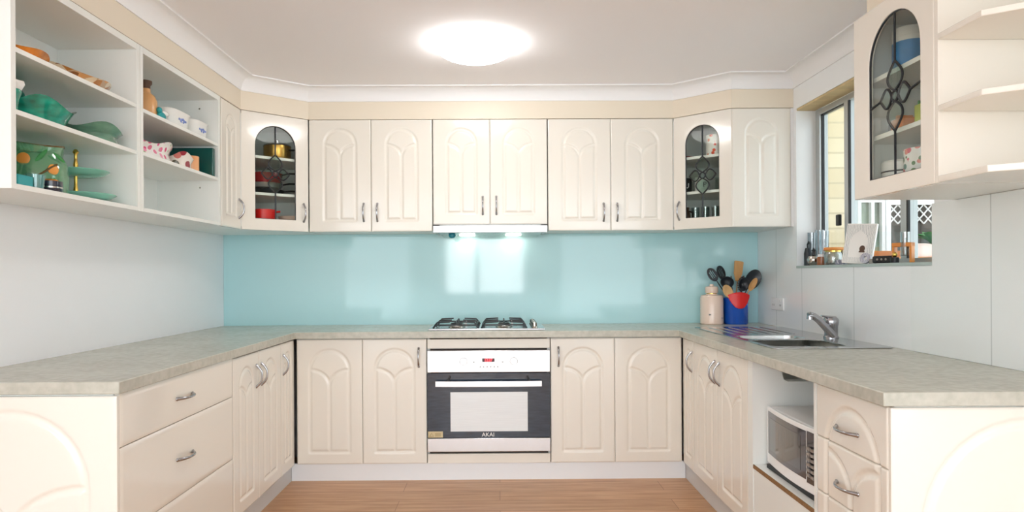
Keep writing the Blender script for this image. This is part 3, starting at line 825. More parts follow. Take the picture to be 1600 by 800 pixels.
for a, b, c, d, zb in bowls:
    bw = MB(Matrix.Translation((-o0[0], -o0[1], -o0[2])))
    zb = ZC-(.15 if zb < .7 else .11)
    l0 = rr_loop(a, b, c, d, .05); l1 = rr_loop(a+.012, b-.012, c+.012, d-.012, .045); l2 = rr_loop(a+.03, b-.03, c+.03, d-.03, .04)
    n = len(l0); vs = [(x, y, ZC+.004) for x, y in l0]+[(x, y, zb+.02) for x, y in l1]+[(x, y, zb) for x, y in l2]
    fs = [(i, (i+1) % n, n+(i+1) % n, n+i) for i in range(n)]+[(n+i, n+(i+1) % n, 2*n+(i+1) % n, 2*n+i) for i in range(n)]+[tuple(range(2*n, 3*n))]
    bw.add(vs, fs); bl = bw.build('bowl', 'sinksteel', t)
    dr = MB(Matrix.Translation((-o0[0], -o0[1], -o0[2]))); dr.lathe([(0, 0), (.03, .001), (.036, .003), (.036, 0)], ((a+b)/2, (c+d)/2, zb+.0005)); dr.build('drain', 'chrome', bl)
m = MB(Matrix.Translation((-o0[0], -o0[1], -o0[2])))
for k in range(6):
    x = 1.25+k*.062; m.tube([(x, 3.53, ZC+.0035), (x, 3.58, ZC+.005), (x, 3.95, ZC+.0055), (x, 3.99, ZC+.0035)], .007, 8, flat=.4)
m.build('drainer_ribs', 'sinksteel', t)
t = thing('mixer_tap', 'chrome single lever mixer tap standing behind the sink bowls', 'tap', (1.642, 3.3, ZC+.005))
m = MB(); m.lathe([(0, 0), (.036, 0), (.036, .006), (.031, .012), (.031, .06), (.034, .064), (.036, .09), (.03, .1), (0, .103)], n=24); m.build('tap_body', 'chrome', t)
m = MB(); m.tube([(-.0, -.025, .012), (-.035, -.028, .05), (-.075, -.03, .092), (-.1, -.03, .11), (-.118, -.03, .114), (-.126, -.03, .112)], [.019, .019, .0175, .017, .0175, .016], 14)
m.tube([(-.118, -.03, .112), (-.12, -.03, .094)], .0155, 14); m.build('spout', 'chrome', t)
m = MB(); m.tube([(.02, .005, .098), (-.02, -.01, .104), (-.058, -.02, .112)], [.016, .012, .007], 10, flat=.6); m.build('lever', 'chrome', t)

# --- microwave in the niche
t = thing('microwave', 'white microwave oven with dark window inside the open niche', 'microwave', (1.112, 2.80, .3925), rad(-90))
m = MB(); m.rbox(0, .515, .018, .42, .022, .236, .006); m.build('microwave_body', 'white', t, bevel=.004)
# bowed front
fr = [(x/16*.515, -.018*math.sin(PI*x/16)+.01) for x in range(17)]
def bowed(x0, x1, z0, z1, off, thick):
    mb = MB(); ps = [(x0+(x1-x0)*k/12) for k in range(13)]
    f = [(x, -.018*math.sin(PI*x/.515)+.01-off) for x in ps]
    mb.prism([(x, y) for x, y in f]+[(x, y+thick) for x, y in reversed(f)], z0, z1); return mb
fd = bowed(0, .515, .018, .238, 0, .012).build('front_fascia', 'white', t, bevel=.003)
dk = bowed(.02, .383, .058, .222, .0015, .004).build('door', 'mwdark', t)
bowed(.05, .345, .078, .2, .0025, .003).build('door_window', 'mwglass', dk)
cp = bowed(.39, .503, .05, .224, .0015, .004).build('control_panel', 'mwdark', t)
m = MB()
for i in range(3):
    for j in range(6):
        x = .405+i*.032; z = .075+j*.018
        m.box(x, x+.022, -.0125, -.0055, z, z+.009)
m.build('buttons', 'button', cp)
m = MB()
for x in (.04, .45):
    for y in (.05, .36): m.cyl((x, y, 0), .014, 0, .022, 12)
m.build('feet', 'black', t)
m = MB(); m.box(.02, .495, .0, .012, .0005, .016); m.build('gap_shade_strip', 'black', t)  # black strip stands for the shade in the gap under the microwave
m = MB()
for k in range(5): m.box(.3, .46, .12+k*.03, .128+k*.03, .2355, .2372)
m.build('vent_slots', 'mwdark', t)
m = MB(); m.lathe([(0, 0), (.04, 0), (.05, .006), (.072, .05), (.076, .052), (.068, .05), (.045, .01), (0, .008)])
single(m, 'bowl', 'whitecer', 'white bowl standing on top of the microwave', 'bowl', None); bpy.context.view_layer.update()
o = C.objects[-1] if False else bpy.data.objects['bowl']; o.location = (1.235, 2.37, .6455)
bpy.data.objects['microwave'].scale = (1, 1, 1.068)

# --- sockets
t = thing('power_outlet', 'white double power outlet on the right wall behind the tap', 'outlet', (XR-.0005, 4.12, 1.012), rad(-90))
m = MB(); m.box(-.088, .088, -.01, 0, -.038, .038); m.build('wall_plate', 'white', t, bevel=.003)
for x in (-.05, .05):
    m = MB(); m.box(x-.008, x+.008, -.0135, -.0095, .014, .028); m.build('switch', 'white', t, bevel=.001)
    m = MB(); m.box(x-.009, x-.006, -.0108, -.0098, -.012, .0); m.box(x+.006, x+.009, -.0108, -.0098, -.012, .0); m.build('socket_slots', 'gap', t)

# ================================================================== WALL CUPBOARDS
def back_wall_cab(x0, x1, xm, z0, label, mg, hin):
    t = thing('wall_cabinet', label, 'cabinet', (x0, YU, z0)); W = x1-x0; h = ZT-z0
    m = MB(); m.box(.001, W-.001, .0195, YB-YU-.01, 0, h); m.build('carcass', 'carcass', t)
    cdoor(t, .0015, .0, xm-x0-.003, h-.001, margin=mg, zb=.072, top=.062, handle=xm-x0-.047, hv=hin)
    cdoor(t, xm-x0+.0015, .0, x1-xm-.003, h-.001, margin=mg, zb=.072, top=.062, handle=.037, hv=hin)
    return t
back_wall_cab(-1.170, -.4085, -.787, ZU, 'double-door cream wall cabinet left of the range hood', .095, .118)
back_wall_cab(-.4045, .304, -.051, 1.514, 'short double-door cream wall cabinet above the range hood', .087, .118)
back_wall_cab(.308, 1.086, .698, ZU, 'double-door cream wall cabinet right of the range hood', .095, .112)
# hood
t = thing('range_hood', 'slide-out stainless steel range hood under the short wall cabinet', 'hood', (-.404, 4.13, 1.4625)); W = .706
m = MB(); m.box(0, W, -.006, .012, 0, .044); m.build('front_strip', 'steel', t, bevel=.003)
m = MB(); m.prism([(.004, .012), (W-.004, .012), (W-.004, .305), (.004, .305)], .004, .05); m.build('hood_body', 'alu', t)
m = MB(); m.add([(.03, .01, .003), (W-.03, .01, .003), (W-.05, .2, -.014), (.05, .2, -.014), (.03, .01, -.001), (W-.03, .01, -.001), (W-.05, .2, -.018), (.05, .2, -.018)], [(0, 1, 2, 3), (7, 6, 5, 4), (0, 4, 5, 1), (1, 5, 6, 2), (2, 6, 7, 3), (3, 7, 4, 0)]); m.build('visor', 'glass', t)
for x in (.2, .5):
    m = MB(); m.box(x-.05, x+.05, .215, .25, -.006, .004); lab(m.build('lamp_lens', 'hoodlamp', t), 'lit lamp lens')
m = MB(); m.sphere((.113, .06, -.012), .022, .012, .018, 14, 8); lab(m.build('slider_knob', 'knobteal', t), 'teal knob')
m = MB(); m.box(0, .04, -.004, .012, .0445, .0495); m.box(W-.04, W, -.004, .012, .0445, .0495); m.build('end_clip', 'black', t)

# left narrow door cupboard
def left_wall(name, y0, y1, label, z0=ZU): return thing(name, label, 'cabinet', (XLU, y0, z0), rad(90)), y1-y0
DLU = -XL+XLU-.002; H = ZT-ZU
t, W = left_wall('wall_cabinet', 3.60, 3.881, 'narrow cream wall cabinet between open shelves and corner glass cabinet')
m = MB(); m.box(.001, W-.001, .0195, DLU, 0, H); m.build('carcass', 'carcass', t)
cdoor(t, .012, .0, W-.014, H-.001, margin=.07, zb=.075, top=.07, handle=W-.045, hv=.115)
# open shelf cupboards
def open_cab(y0, y1, shelves, label, lead_gap):
    t, W = left_wall('open_shelf_cabinet', y0, y1, label)
    m = MB(); m.box(.0, .022, 0, DLU, 0, H); m.build('side_panel', 'carcass', t, bevel=.001)
    m = MB(); m.box(W-.024, W-.0005, 0, DLU, 0, H); m.build('side_panel', 'carcass', t, bevel=.001)
    m = MB(); m.box(.0225, W-.0245, DLU-.006, DLU, 0, H); m.build('back_panel', 'carcass', t)
    m = MB(); m.box(.0225, W-.0245, 0, DLU-.007, 0, .017); m.build('bottom_panel', 'carcass', t, bevel=.001)
    m = MB(); m.box(.0225, W-.0245, 0, DLU-.007, H-.027, H); m.build('top_panel', 'carcass', t, bevel=.001)
    for z in shelves:
        m = MB(); m.box(.023, W-.025, .002, DLU-.008, z-ZU-.016, z-ZU); m.build('shelf', 'carcass', t, bevel=.001)
    return t, W
open_cab(2.056, 2.796, (1.915, 1.722), 'open white shelf cabinet holding green glassware', 0)
t, W = open_cab(2.798, 3.598, (1.909, 1.727), 'open white shelf cabinet holding casserole dishes and floral crockery', 0)
m = MB(); RY = Matrix.Rotation(rad(-90), 4, 'Y')
for y, z in ((.10, .20), (.10, .62)):
    b = MB(Matrix.Translation((W-.0245, y, z)) @ RY); b.lathe([(0, -.001), (.005, -.001), (.004, .002), (0, .002)], n=10); m.v_ = None
    m.add(b.v, b.f)
b = MB(Matrix.Translation((.33, DLU-.0065, .12)) @ Matrix.Rotation(rad(90), 4, 'X')); b.lathe([(0, -.001), (.009, -.001), (.007, .003), (0, .003)], n=12); m.add(b.v, b.f)
m.build('fixing_screws', 'silver', t)

# corner glass cupboards
def corner_cab(p0, p1, poly, shelves, label, hinge_left, cz, half, zb, zt, name='glass_corner_cabinet'):
    a = Vector((p1[0]-p0[0], p1[1]-p0[1])); W = a.length; ang = math.atan2(a.y, a.x)
    t = thing(name, label, 'cabinet', (p0[0], p0[1], ZU), ang)
    R = Matrix.Rotation(-ang, 4, 'Z') @ Matrix.Translation((-p0[0], -p0[1], 0))
    def pr(pts, z0, z1):
        m = MB(R); m.prism(pts, z0, z1); return m
    pr(poly, 0, .017).build('bottom_panel', 'carcass', t); pr(poly, H-.018, H).build('top_panel', 'carcass', t)
    sh = [(x, y) for x, y in poly]
    c = Vector((sum(p[0] for p in poly)/len(poly), sum(p[1] for p in poly)/len(poly)))
    ins = [tuple(c+(Vector(p)-c)*.955) for p in poly]
    for z in shelves: pr(ins, z-ZU-.016, z-ZU).build('shelf', 'carcass', t)
    m = MB(R); n = len(poly)
    for i in range(n-1):
        pa, pb = Vector(poly[i]), Vector(poly[i+1]); d = (pb-pa).normalized(); nn = Vector((-d.y, d.x))
        if (c-pa).dot(nn) < 0: nn = -nn
        m.prism([tuple(pa), tuple(pb), tuple(pb+nn*.012), tuple(pa+nn*.012)], .017, H-.018)
    m.build('carcass', 'carcass', t)
    glass_door(t, .002, .0, W-.004, H-.001, half, zb-ZU, zt-ZU, handle=(.035 if hinge_left else W-.035), hv=.115, cz=cz-ZU, lead='lead')
    return t
e = .015
lp = [(XLU, 3.883), (-1.172, YU)]
d = Vector((lp[1][0]-lp[0][0], lp[1][1]-lp[0][1])).normalized(); nb = Vector((-d.y, d.x))*.0195
corner_cab(lp[0], lp[1], [(lp[1][0]+nb.x, lp[1][1]+nb.y), (-1.172, YB-.01), (XL+.002, YB-.01), (XL+.002, 3.884), (XLU-.001, 3.884), (lp[0][0]+nb.x-.004, lp[0][1]+nb.y)][0:6], (1.918, 1.700),
           'cream corner cabinet with leadlight glass door holding pots and red pans', False, 1.812, .124, 1.541, 2.098)
rp = [(1.088, YU), (1.364, 3.896)]
d = Vector((rp[1][0]-rp[0][0], rp[1][1]-rp[0][1])).normalized(); nb = Vector((-d.y, d.x))*.0195
corner_cab(rp[0], rp[1], [(rp[1][0]+nb.x+.004, rp[1][1]+nb.y), (1.366, 3.9165), (XR-.002, 3.9165), (XR-.002, YB-.01), (1.088, YB-.01), (1.088, YU+.004), (rp[0][0]+nb.x, rp[0][1]+nb.y+.001)], (1.918, 1.705),
           'cream corner cabinet with leadlight glass door holding mugs and glasses', True, 1.795, .108, 1.541, 2.098)
# right frontal cupboard
t = thing('wall_cabinet', 'single-door cream wall cabinet in the corner beside the window', 'cabinet', (1.3645, 3.896, ZU))
cdoor(t, .001, 0, .343, H-.001, margin=.085, zb=.072, top=.065)
m = MB(); m.box(.345, XR-1.3645-.001, .002, .018, 0, H); m.build('scribe_filler', 'white', t)
# right near glass cupboard (faces -X)
t = thing('glass_wall_cabinet', 'cream wall cabinet with leadlight glass door at right, in front of the window', 'cabinet', (1.337, 2.505, ZU), rad(-90))
W = .476; HN = 2.143-ZU; DN = XR-1.337-.002
m = MB(); m.box(.001, .017, .019, DN, 0, HN); m.build('side_panel', 'carcass', t)
m = MB(); m.box(W-.014, W+.002, .002, DN, 0, HN+.002); m.build('side_panel', 'cream', t, bevel=.001)
m = MB(); m.box(.0175, W-.0145, DN-.006, DN, 0, HN); m.build('back_panel', 'carcass', t)
m = MB(); m.box(.0175, W-.0145, .019, DN-.0065, 0, .016); m.build('bottom_panel', 'carcass', t)
m = MB(); m.box(.0175, W-.0145, .019, DN-.0065, HN-.017, HN); m.build('top_panel', 'carcass', t)
for z in (1.905, 1.695):
    m = MB(); m.box(.018, W-.015, .03, DN-.007, z-ZU-.016, z-ZU); m.build('shelf', 'carcass', t)
glass_door(t, .001, 0, W-.016, HN-.001, .148, 1.532-ZU, 2.084-ZU, cz=1.80-ZU, side_lines=True, lead='lead', cxo=.016, pr=(.12, .085, .043))
m = MB(); m.box(.022, .075, .021, .036, 1.99-ZU, 2.03-ZU); m.sphere((.05, .024, 2.01-ZU), .012, .01, .012, 10, 6); m.build('hinge', 'silver', t)
# open end shelves
t = thing('end_shelf_unit', 'cream open corner shelves ending the right wall cabinets', 'shelves', (1.337, 2.026, ZU))
sp_ = [(0, 0), (0, -.205), (XR-1.337-.003, -.47), (XR-1.337-.003, 0)]
for z, th, nm in ((ZU, .02, 'bottom_panel'), (1.690, .018, 'shelf'), (1.908, .018, 'shelf'), (2.126, .018, 'top_panel')):
    m = MB(); q = sp_ if nm == 'bottom_panel' else [(.0, -.001), (.0, -.185), (XR-1.337-.016, -.45), (XR-1.337-.016, -.001)]
    m.prism(q, z-ZU, z-ZU+th); m.build(nm, 'cream', t, bevel=.002)
m = MB(); m.box(XR-1.337-.015, XR-1.337-.003, -.47, -.001, .0205, 2.143-ZU); m.build('back_panel', 'cream', t)

# ================================================================== CEILING LAMP
t = thing('ceiling_light', 'round white oyster ceiling light glowing over the kitchen', 'ceiling light', (-.112, 3.345, ZCEIL))
m = MB(); m.lathe([(0, -.0005), (.185, -.0005), (.185, -.016), (.17, -.022), (0, -.022)], n=48); m.build('lamp_base', 'white', t)
m = MB(); m.lathe([(.196, -.012)]+[(.196*math.cos(a), -.02-.068*math.sin(a)) for a in [PI/2*k/12 for k in range(12)]]+[(0, -.088)], n=56); m.build('lamp_shade', 'lampglow', t)

# ================================================================== THINGS ON THE WORKTOP
cn = (1.384, 4.345, ZC)
t = thing('canister', 'blush ceramic canister with lid standing left of the blue crock', 'canister', cn)
m = MB(); m.lathe([(0, 0), (.068, 0), (.073, .005), (.073, .17), (.067, .186), (.04, .19), (.036, .196), (0, .196)], n=36); m.build('canister_body', 'pinkcer', t)
m = MB(); m.lathe([(.033, .196), (.0335, .2015), (.0335, .196)], n=30); m.build('seal_ring', 'gold', t)
m = MB(); m.lathe([(0, .2), (.038, .2), (.041, .204), (.041, .236), (.036, .243), (.014, .246), (.014, .252), (.011, .258), (0, .259)], n=30); m.build('lid', 'pinkcer', t)
m = MB(); m.box(-.04, -.028, -.0712, -.0655, .06, .068); m.box(.042, .056, -.064, -.0555, .04, .044); m.build('printed_mark', 'greyglaze', t)
CK = (1.543, 4.35, ZC)
t = thing('utensil_crock', 'cobalt blue glazed crock full of cooking utensils', 'crock', CK)
m = MB(); m.lathe([(0, .0), (.072, .0), (.076, .006), (.077, .15), (.081, .158), (.081, .168), (.074, .17), (.07, .164), (.07, .02), (0, .018)], n=40); m.build('crock_body', 'bluecer', t)

def utensil(name, label, head, root, kind, mat, hmat=None, tilt=0.):
    """straight handle from root (inside the crock) up to the head centre, head facing the viewer"""
    h = Vector(head); r0 = Vector(root); L = h-r0; d = L.normalized()
    n = Vector((0, -1, 0)); n = (n-d*n.dot(d)).normalized(); s = d.cross(n)
    if tilt:
        q = Matrix.Rotation(tilt, 4, d); n = q @ n; s = q @ s
    t = thing(name, label, 'utensil', root)
    a, b, hl, hw = 0, 0, .05, .03
    Mx = Matrix(((s.x, n.x, d.x, L.x), (s.y, n.y, d.y, L.y), (s.z, n.z, d.z, L.z), (0, 0, 0, 1)))   # local x side, y toward the viewer(-), z along
    Mx = Mx @ Matrix.Scale(-1, 4, Vector((0, 1, 0)))
    ell = lambda A, B, cz=0, k=24: [(A*math.cos(2*PI*i/k), cz+B*math.sin(2*PI*i/k)) for i in range(k)]
    hb = MB(Mx)
    if kind == 'slot':
        A, B = .030, .048
        def sl(cx, cz, w_, h_): return [(cx-w_, cz-h_), (cx+w_, cz-h_), (cx+w_, cz+h_), (cx-w_, cz+h_)]
        hb.plate(ell(A, B), [sl(-.011, 0, .003, .024), sl(0, .002, .003, .03), sl(.011, 0, .003, .024)], -.003, .003); end = -B
    elif kind == 'turner':
        hb.plate([(-.03, -.035), (.03, -.035), (.034, .035), (.025, .05), (-.025, .05), (-.034, .035)], [[(x-.0035, -.018), (x+.0035, -.018), (x+.0035, .034), (x-.0035, .034)] for x in (-.017, 0, .017)], -.002, .002); end = -.035
    elif kind == 'spatula':
        hb.plate([(-.012, -.08), (.012, -.08), (.027, -.03), (.03, .045), (.022, .05), (-.024, .052), (-.029, .047), (-.027, -.03)], [], -.004, .004); end = -.078
    elif kind == 'spoon':
        hb.lathe([(0, -.006), (.02, -.0035), (.03, .004), (.027, .003), (.015, 0), (0, -.002)], (0, 0, 0), 24, 1, 1.55)
        hb2 = MB(Mx @ Matrix.Rotation(rad(90), 4, 'X'))
        hb = hb2; hb.lathe([(0, -.010), (.016, -.008), (.027, -.001), (.03, .006), (.027, .006), (.015, -.003), (0, -.005)], (0, 0, 0), 24, 1, 1.6); end = -.044
    elif kind == 'slimspoon':
        hb = MB(Mx @ Matrix.Rotation(rad(90), 4, 'X')); hb.lathe([(0, -.010), (.010, -.008), (.018, -.001), (.02, .006), (.018, .006), (.01, -.003), (0, -.005)], (0, 0, 0), 24, 1, 2.4); end = -.046
    elif kind == 'bigspoon':
        hb = MB(Mx @ Matrix.Rotation(rad(90), 4, 'X')); hb.lathe([(0, -.014), (.025, -.010), (.046, -.001), (.05, .009), (.047, .009), (.025, -.005), (0, -.008)], (0, 0, 0), 26, 1, 1.4); end = -.068
    elif kind == 'ladle':
        hb = MB(Mx @ Matrix.Rotation(rad(62), 4, 'X')); hb.lathe([(0, -.03), (.02, -.026), (.037, -.008), (.042, .008), (.039, .008), (.033, -.006), (.018, -.022), (0, -.026)], (0, 0, 0), 26); end = -.036
    elif kind == 'pasta':
        hb = MB(Mx @ Matrix.Rotation(rad(90), 4, 'X')); hb.lathe([(0, -.012), (.02, -.009), (.031, .0), (.034, .01), (.03, .01), (.016, -.004), (.007, -.006), (.007, -.012)], (0, 0, 0), 24, 1, 1.35)
        q = MB(Mx)
        for i in range(9):
            a = PI*(.12+.76*i/8)+PI/2+.0; x, z = .032*math.cos(a), .043*math.sin(a)
            q.tube([(x, 0, z), (x*1.25, -.012, z*1.2), (x*1.3, -.028, z*1.25)], [.005, .0045, .0035], 6)
        hb.v += q.v; o_ = len(hb.v)-len(q.v); hb.f += [tuple(i+o_ for i in f) for f in q.f]; end = -.042
    else:
        end = 0.
    if kind != 'stick': hb.build('head', hmat or mat, t)
    e_ = L+d*(end+.004) if kind != 'stick' else L
    m = MB(); m.tube([(0, 0, 0), tuple(e_*.5), tuple(e_)], [.0065, .0055, .0045], 8, flat=.7); m.build('utensil_handle', mat, t)
    return t
ug = None
cx, cy = CK[0], CK[1]
utensil('slotted_spoon', 'black slotted spoon leaning furthest left out of the crock', (1.389, 4.34, 1.195), (cx+.035, cy-.01, .91), 'slot', 'nylon')
utensil('slotted_turner', 'black slotted turner standing behind the ladle in the crock', (1.463, 4.395, 1.208), (cx+.02, cy+.035, .905), 'slot', 'nylon', tilt=.3)
utensil('wooden_spatula', 'flat wooden spatula standing tallest in the crock', (1.566, 4.365, 1.232), (cx-.01, cy+.005, .9), 'spatula', 'wood')
utensil('ladle', 'black soup ladle with its bowl low over the canister side', (1.478, 4.325, 1.142), (cx+.03, cy-.03, .905), 'ladle', 'nylon')
utensil('wooden_spoon', 'pale wooden spoon low at the left rim of the crock', (1.468, 4.287, 1.088), (cx+.03, cy-.04, .93), 'spoon', 'palewood')
utensil('pasta_server', 'black toothed pasta server in the middle of the crock', (1.583, 4.325, 1.132), (cx-.005, cy-.025, .905), 'pasta', 'nylon')
utensil('serving_spoon', 'large black serving spoon leaning right out of the crock', (1.657, 4.36, 1.162), (cx-.035, cy+.0, .91), 'bigspoon', 'nylon')
utensil('wooden_spoon', 'slim wooden spoon in front of the large black spoon', (1.634, 4.30, 1.13), (cx-.03, cy-.035, .915), 'slimspoon', 'wood')
utensil('spatula', 'thin brown handled spatula between turner and wooden spatula', (1.516, 4.36, 1.185), (cx+.0, cy+.02, .90), 'stick', 'darkwood')
# red mitt
t = thing('silicone_mitt', 'red silicone pinch mitt hooked over the front rim of the crock', 'mitt', (1.541, cy-.083, 1.045))
m = MB(Matrix.Translation((0, 0, 0)))
pts = [(-.07, .02), (-.045, .03), (0, .035), (.045, .03), (.07, .018), (.068, 0), (.05, -.035), (.03, -.06), (.012, -.068), (-.012, -.068), (-.03, -.06), (-.05, -.035), (-.068, 0)]
m.plate(pts, [], -.006, .0)
m.v = [(x, y+.5*x*x/.081*.9, z) for x, y, z in m.v]
m.build('mitt_body', 'red', t, bevel=.003)
m = MB(); m.tube([(-.062, .02, .017), (-.03, .004, .03), (0, 0, .034), (.03, .004, .03), (.062, .02, .017)], .004, 8); m.build('mitt_rim', 'red', t)

# ================================================================== GLASSWARE ON THE LEFT OPEN SHELVES
def wavy(name, mat, c, ry, rx, h, label, cat, seed, lip=.0, group=None, flare=.55):
    rnd = random.Random(seed); p1, p2 = rnd.uniform(0, 6), rnd.uniform(0, 6)
    def fn(a, x, y, z):
        k = max(0, z/h)
        z2 = z*(1+.22*math.sin(3*a+p1)*k)
        ex = 1+lip*k*max(0, math.sin(a))**3
        return (x, y*ex, z2)
    prof = [(0, 0), (flare, 0), (flare+.12, .06*h), (.8, .5*h), (.95, .9*h), (1, h), (.96, h), (.88, .86*h), (.7, .45*h), (.5, .12*h), (0, .1*h)]
    m = MB(); m.lathe([(r_*rx, z) for r_, z in prof], (0, 0, 0), 40, 1, ry/rx, fn)
    o = single(m, name, mat, label, cat, None, group); o.location = c; return o
t_sh1, t_sh2, t_bot = 1.9155, 1.7225, 1.4915
wavy('glass_dish', 'amber', (-1.575, 2.205, t_sh1), .115, .075, .028, 'amber glass dish at the near end of the topmost shelf', 'dish', 1)
t = wavy('serving_platter', 'mosaic', (-1.605, 2.525, t_sh1), .195, .105, .036, 'long amber and shell patterned platter on the topmost shelf', 'platter', 2, flare=.8)
wavy('art_glass_bowl', 'emerald', (-1.588, 2.335, t_sh2), .125, .085, .075, 'emerald art glass bowl with a long pointed lip on the middle shelf', 'bowl', 5, lip=.38)
wavy('folded_glass_bowl', 'emerald', (-1.735, 2.30, t_sh2), .13, .072, .135, 'tall folded green glass bowl behind the emerald bowl', 'bowl', 9, lip=.1)
t = thing('stem_vase', 'green glass stem vase with white flower shaped top on the middle shelf', 'vase', (-1.56, 2.165, t_sh2))
m = MB(); m.lathe([(0, 0), (.03, 0), (.028, .006), (.012, .02), (.016, .05), (.024, .075), (.022, .085), (0, .08)], n=24); m.build('vase_body', 'emerald', t)
m = MB(); m.lathe([(0, .078), (.02, .08), (.03, .1), (.028, .112), (.02, .108), (0, .1)], (0, 0, 0), 24, 1, 1, lambda a, x, y, z: (x*(1+.12*math.sin(5*a)), y*(1+.12*math.sin(5*a)), z)); m.build('white_top', 'whitecer', t)
wavy('oval_glass_dish', 'olive', (-1.59, 2.637, t_sh2), .124, .095, .062, 'oval olive and teal glass dish right on the middle shelf', 'dish', 12, flare=.8)
# jug
t = thing('glass_jug', 'green glass jug painted with oranges on the bottom shelf', 'jug', (-1.64, 2.385, t_bot))
def jf(a, x, y, z):
    k = max(0, (z-.14)/.03)
    return (x, y-.02*k*max(0, math.cos(a+PI/2))**3, z+.006*k*math.sin(2*a))
m = MB(); m.lathe([(0, 0), (.082, 0), (.095, .012), (.1, .06), (.095, .11), (.08, .14), (.084, .172), (.08, .172), (.076, .142), (.091, .11), (.096, .06), (.089, .016), (0, .008)], (0, 0, 0), 40, 1, 1.05, jf); jb = m.build('jug_body', 'jugglass', t)
m = MB()
for az, z, rr_ in ((-.35, .115, .021), (.55, .085, .019), (.1, .045, .015), (-.75, .06, .014)):
    m = MB(); R_ = .095; m.M = Matrix.Rotation(az-.98, 4, 'Z') @ Matrix.Translation((R_+.003, 0, z)); m.sphere((0, 0, 0), .004, rr_, rr_, 14, 8)
    lab(m.build('painted_orange', 'orange', jb), 'orange fruit painted on the green glass')
m = MB()
for az, z, tw in ((-.6, .1, .5), (-.1, .07, -.4), (.35, .04, .6), (.75, .13, -.5), (-.25, .02, .2), (.15, .13, .9)):
    m.M = Matrix.Rotation(az-.95, 4, 'Z') @ Matrix.Translation((.098, 0, z)) @ Matrix.Rotation(tw, 4, 'X'); m.sphere((0, 0, 0), .002, .028, .007, 12, 6)
m.build('painted_leaves', 'leaf', jb)
m = MB(); m.tube([(.1*math.cos(-1.9+k*.2), .1*math.sin(-1.9+k*.2), .03+.008*k+.01*math.sin(k)) for k in range(9)], .004, 6); m.build('painted_branch', 'brownp', jb)
m = MB(); ring = [(.084*math.cos(2*PI*k/30), .088*math.sin(2*PI*k/30), .172+.006*math.sin(4*PI*k/30)) for k in range(31)]; m.tube(ring, .0032, 6); m.build('gilded_rim', 'brownp', jb)
m = MB(); m.tube([(-.0, -.085, .15), (-.0, -.14, .14), (0, -.145, .09), (0, -.1, .04)], .007, 8); m.build('jug_handle', 'jugglass', t)
# cake stand
t = thing('cake_stand', 'two tier aqua cake stand with gold stem on the bottom shelf', 'cake stand', (-1.657, 2.637, t_bot))
for z, ry, rx, nm in ((.012, .128, .145, 'lower_plate'), (.105, .108, .12, 'upper_plate')):
    m = MB(); m.lathe([(0, 0), (.6, 0), (.85, .008), (1, .02), (.985, .022), (.84, .013), (.58, .005), (0, .005)], (0, 0, z), 40)
    m.v = [(x*rx, y*ry, z_) for x, y, z_ in m.v]; m.build(nm, 'aqua', t)
m = MB(); m.lathe([(0, 0), (.03, 0), (.03, .004), (.008, .011), (.006, .03), (.009, .05), (.006, .07), (.006, .1), (.009, .112), (.006, .13), (.009, .15), (.006, .17), (.006, .19), (.011, .2), (.006, .21), (0, .212)], n=16); m.tube([(0, .0, .2), (0, .012, .205), (0, .018, .2)], .003, 6); m.build('stem', 'gold', t)
m = MB(); m.box(-.03, .03, -.034, .034, 0, .034)
o = single(m, 'gift_box', 'tealbox', 'small teal cardboard box at the near corner of the bottom shelf', 'box', bevel=.002); o.location = (-1.535, 2.142, t_bot+.0005)
m = MB(); m.lathe([(0, 0), (.024, 0), (.029, .046), (.0265, .046), (.022, .006), (0, .005)], n=28)
o = single(m, 'glass_tumbler', 'tealglass', 'teal glass tumbler between the teal box and the dark tin', 'glass'); o.location = (-1.525, 2.215, t_bot+.0005)
t = thing('trinket_tin', 'dark striped tin with amber top in front of the green jug', 'tin', (-1.53, 2.298, t_bot+.0005))
m = MB(); m.lathe([(0, 0), (.034, 0), (.036, .003), (.036, .036), (0, .036)], n=30); m.build('tin_body', pmat('navy_tin', (36, 38, 54), .15, coat=.6), t)
m = MB(); m.lathe([(.0362, .012), (.0368, .012), (.0368, .017), (.0362, .017)], n=30); m.build('band', 'silver', t)
m = MB(); m.lathe([(0, .036), (.03, .036), (.022, .043), (0, .046)], n=24); m.build('tin_lid', 'amber', t)
t = thing('slim_vase', 'slim leaning blue and white vase behind the teal box', 'vase', (-1.61, 2.19, t_bot+.004)); t.rotation_euler = (rad(0), rad(0), 0)
m = MB(Matrix.Rotation(rad(8), 4, 'X')); m.lathe([(0, 0), (.022, 0), (.026, .03), (.022, .1), (.013, .15), (.015, .175), (.012, .175), (.01, .15), (0, .14)], n=22); m.build('vase_body', pmat('blue_grey_glaze', (108, 140, 150), .2, coat=.5), t)
m = MB(Matrix.Rotation(rad(8), 4, 'X')); m.tube([(.02*math.cos(k*.5), .024*math.sin(k*.5), .02+k*.008) for k in range(15)], .005, 6); m.build('spiral_stripe', 'whitecer', t)

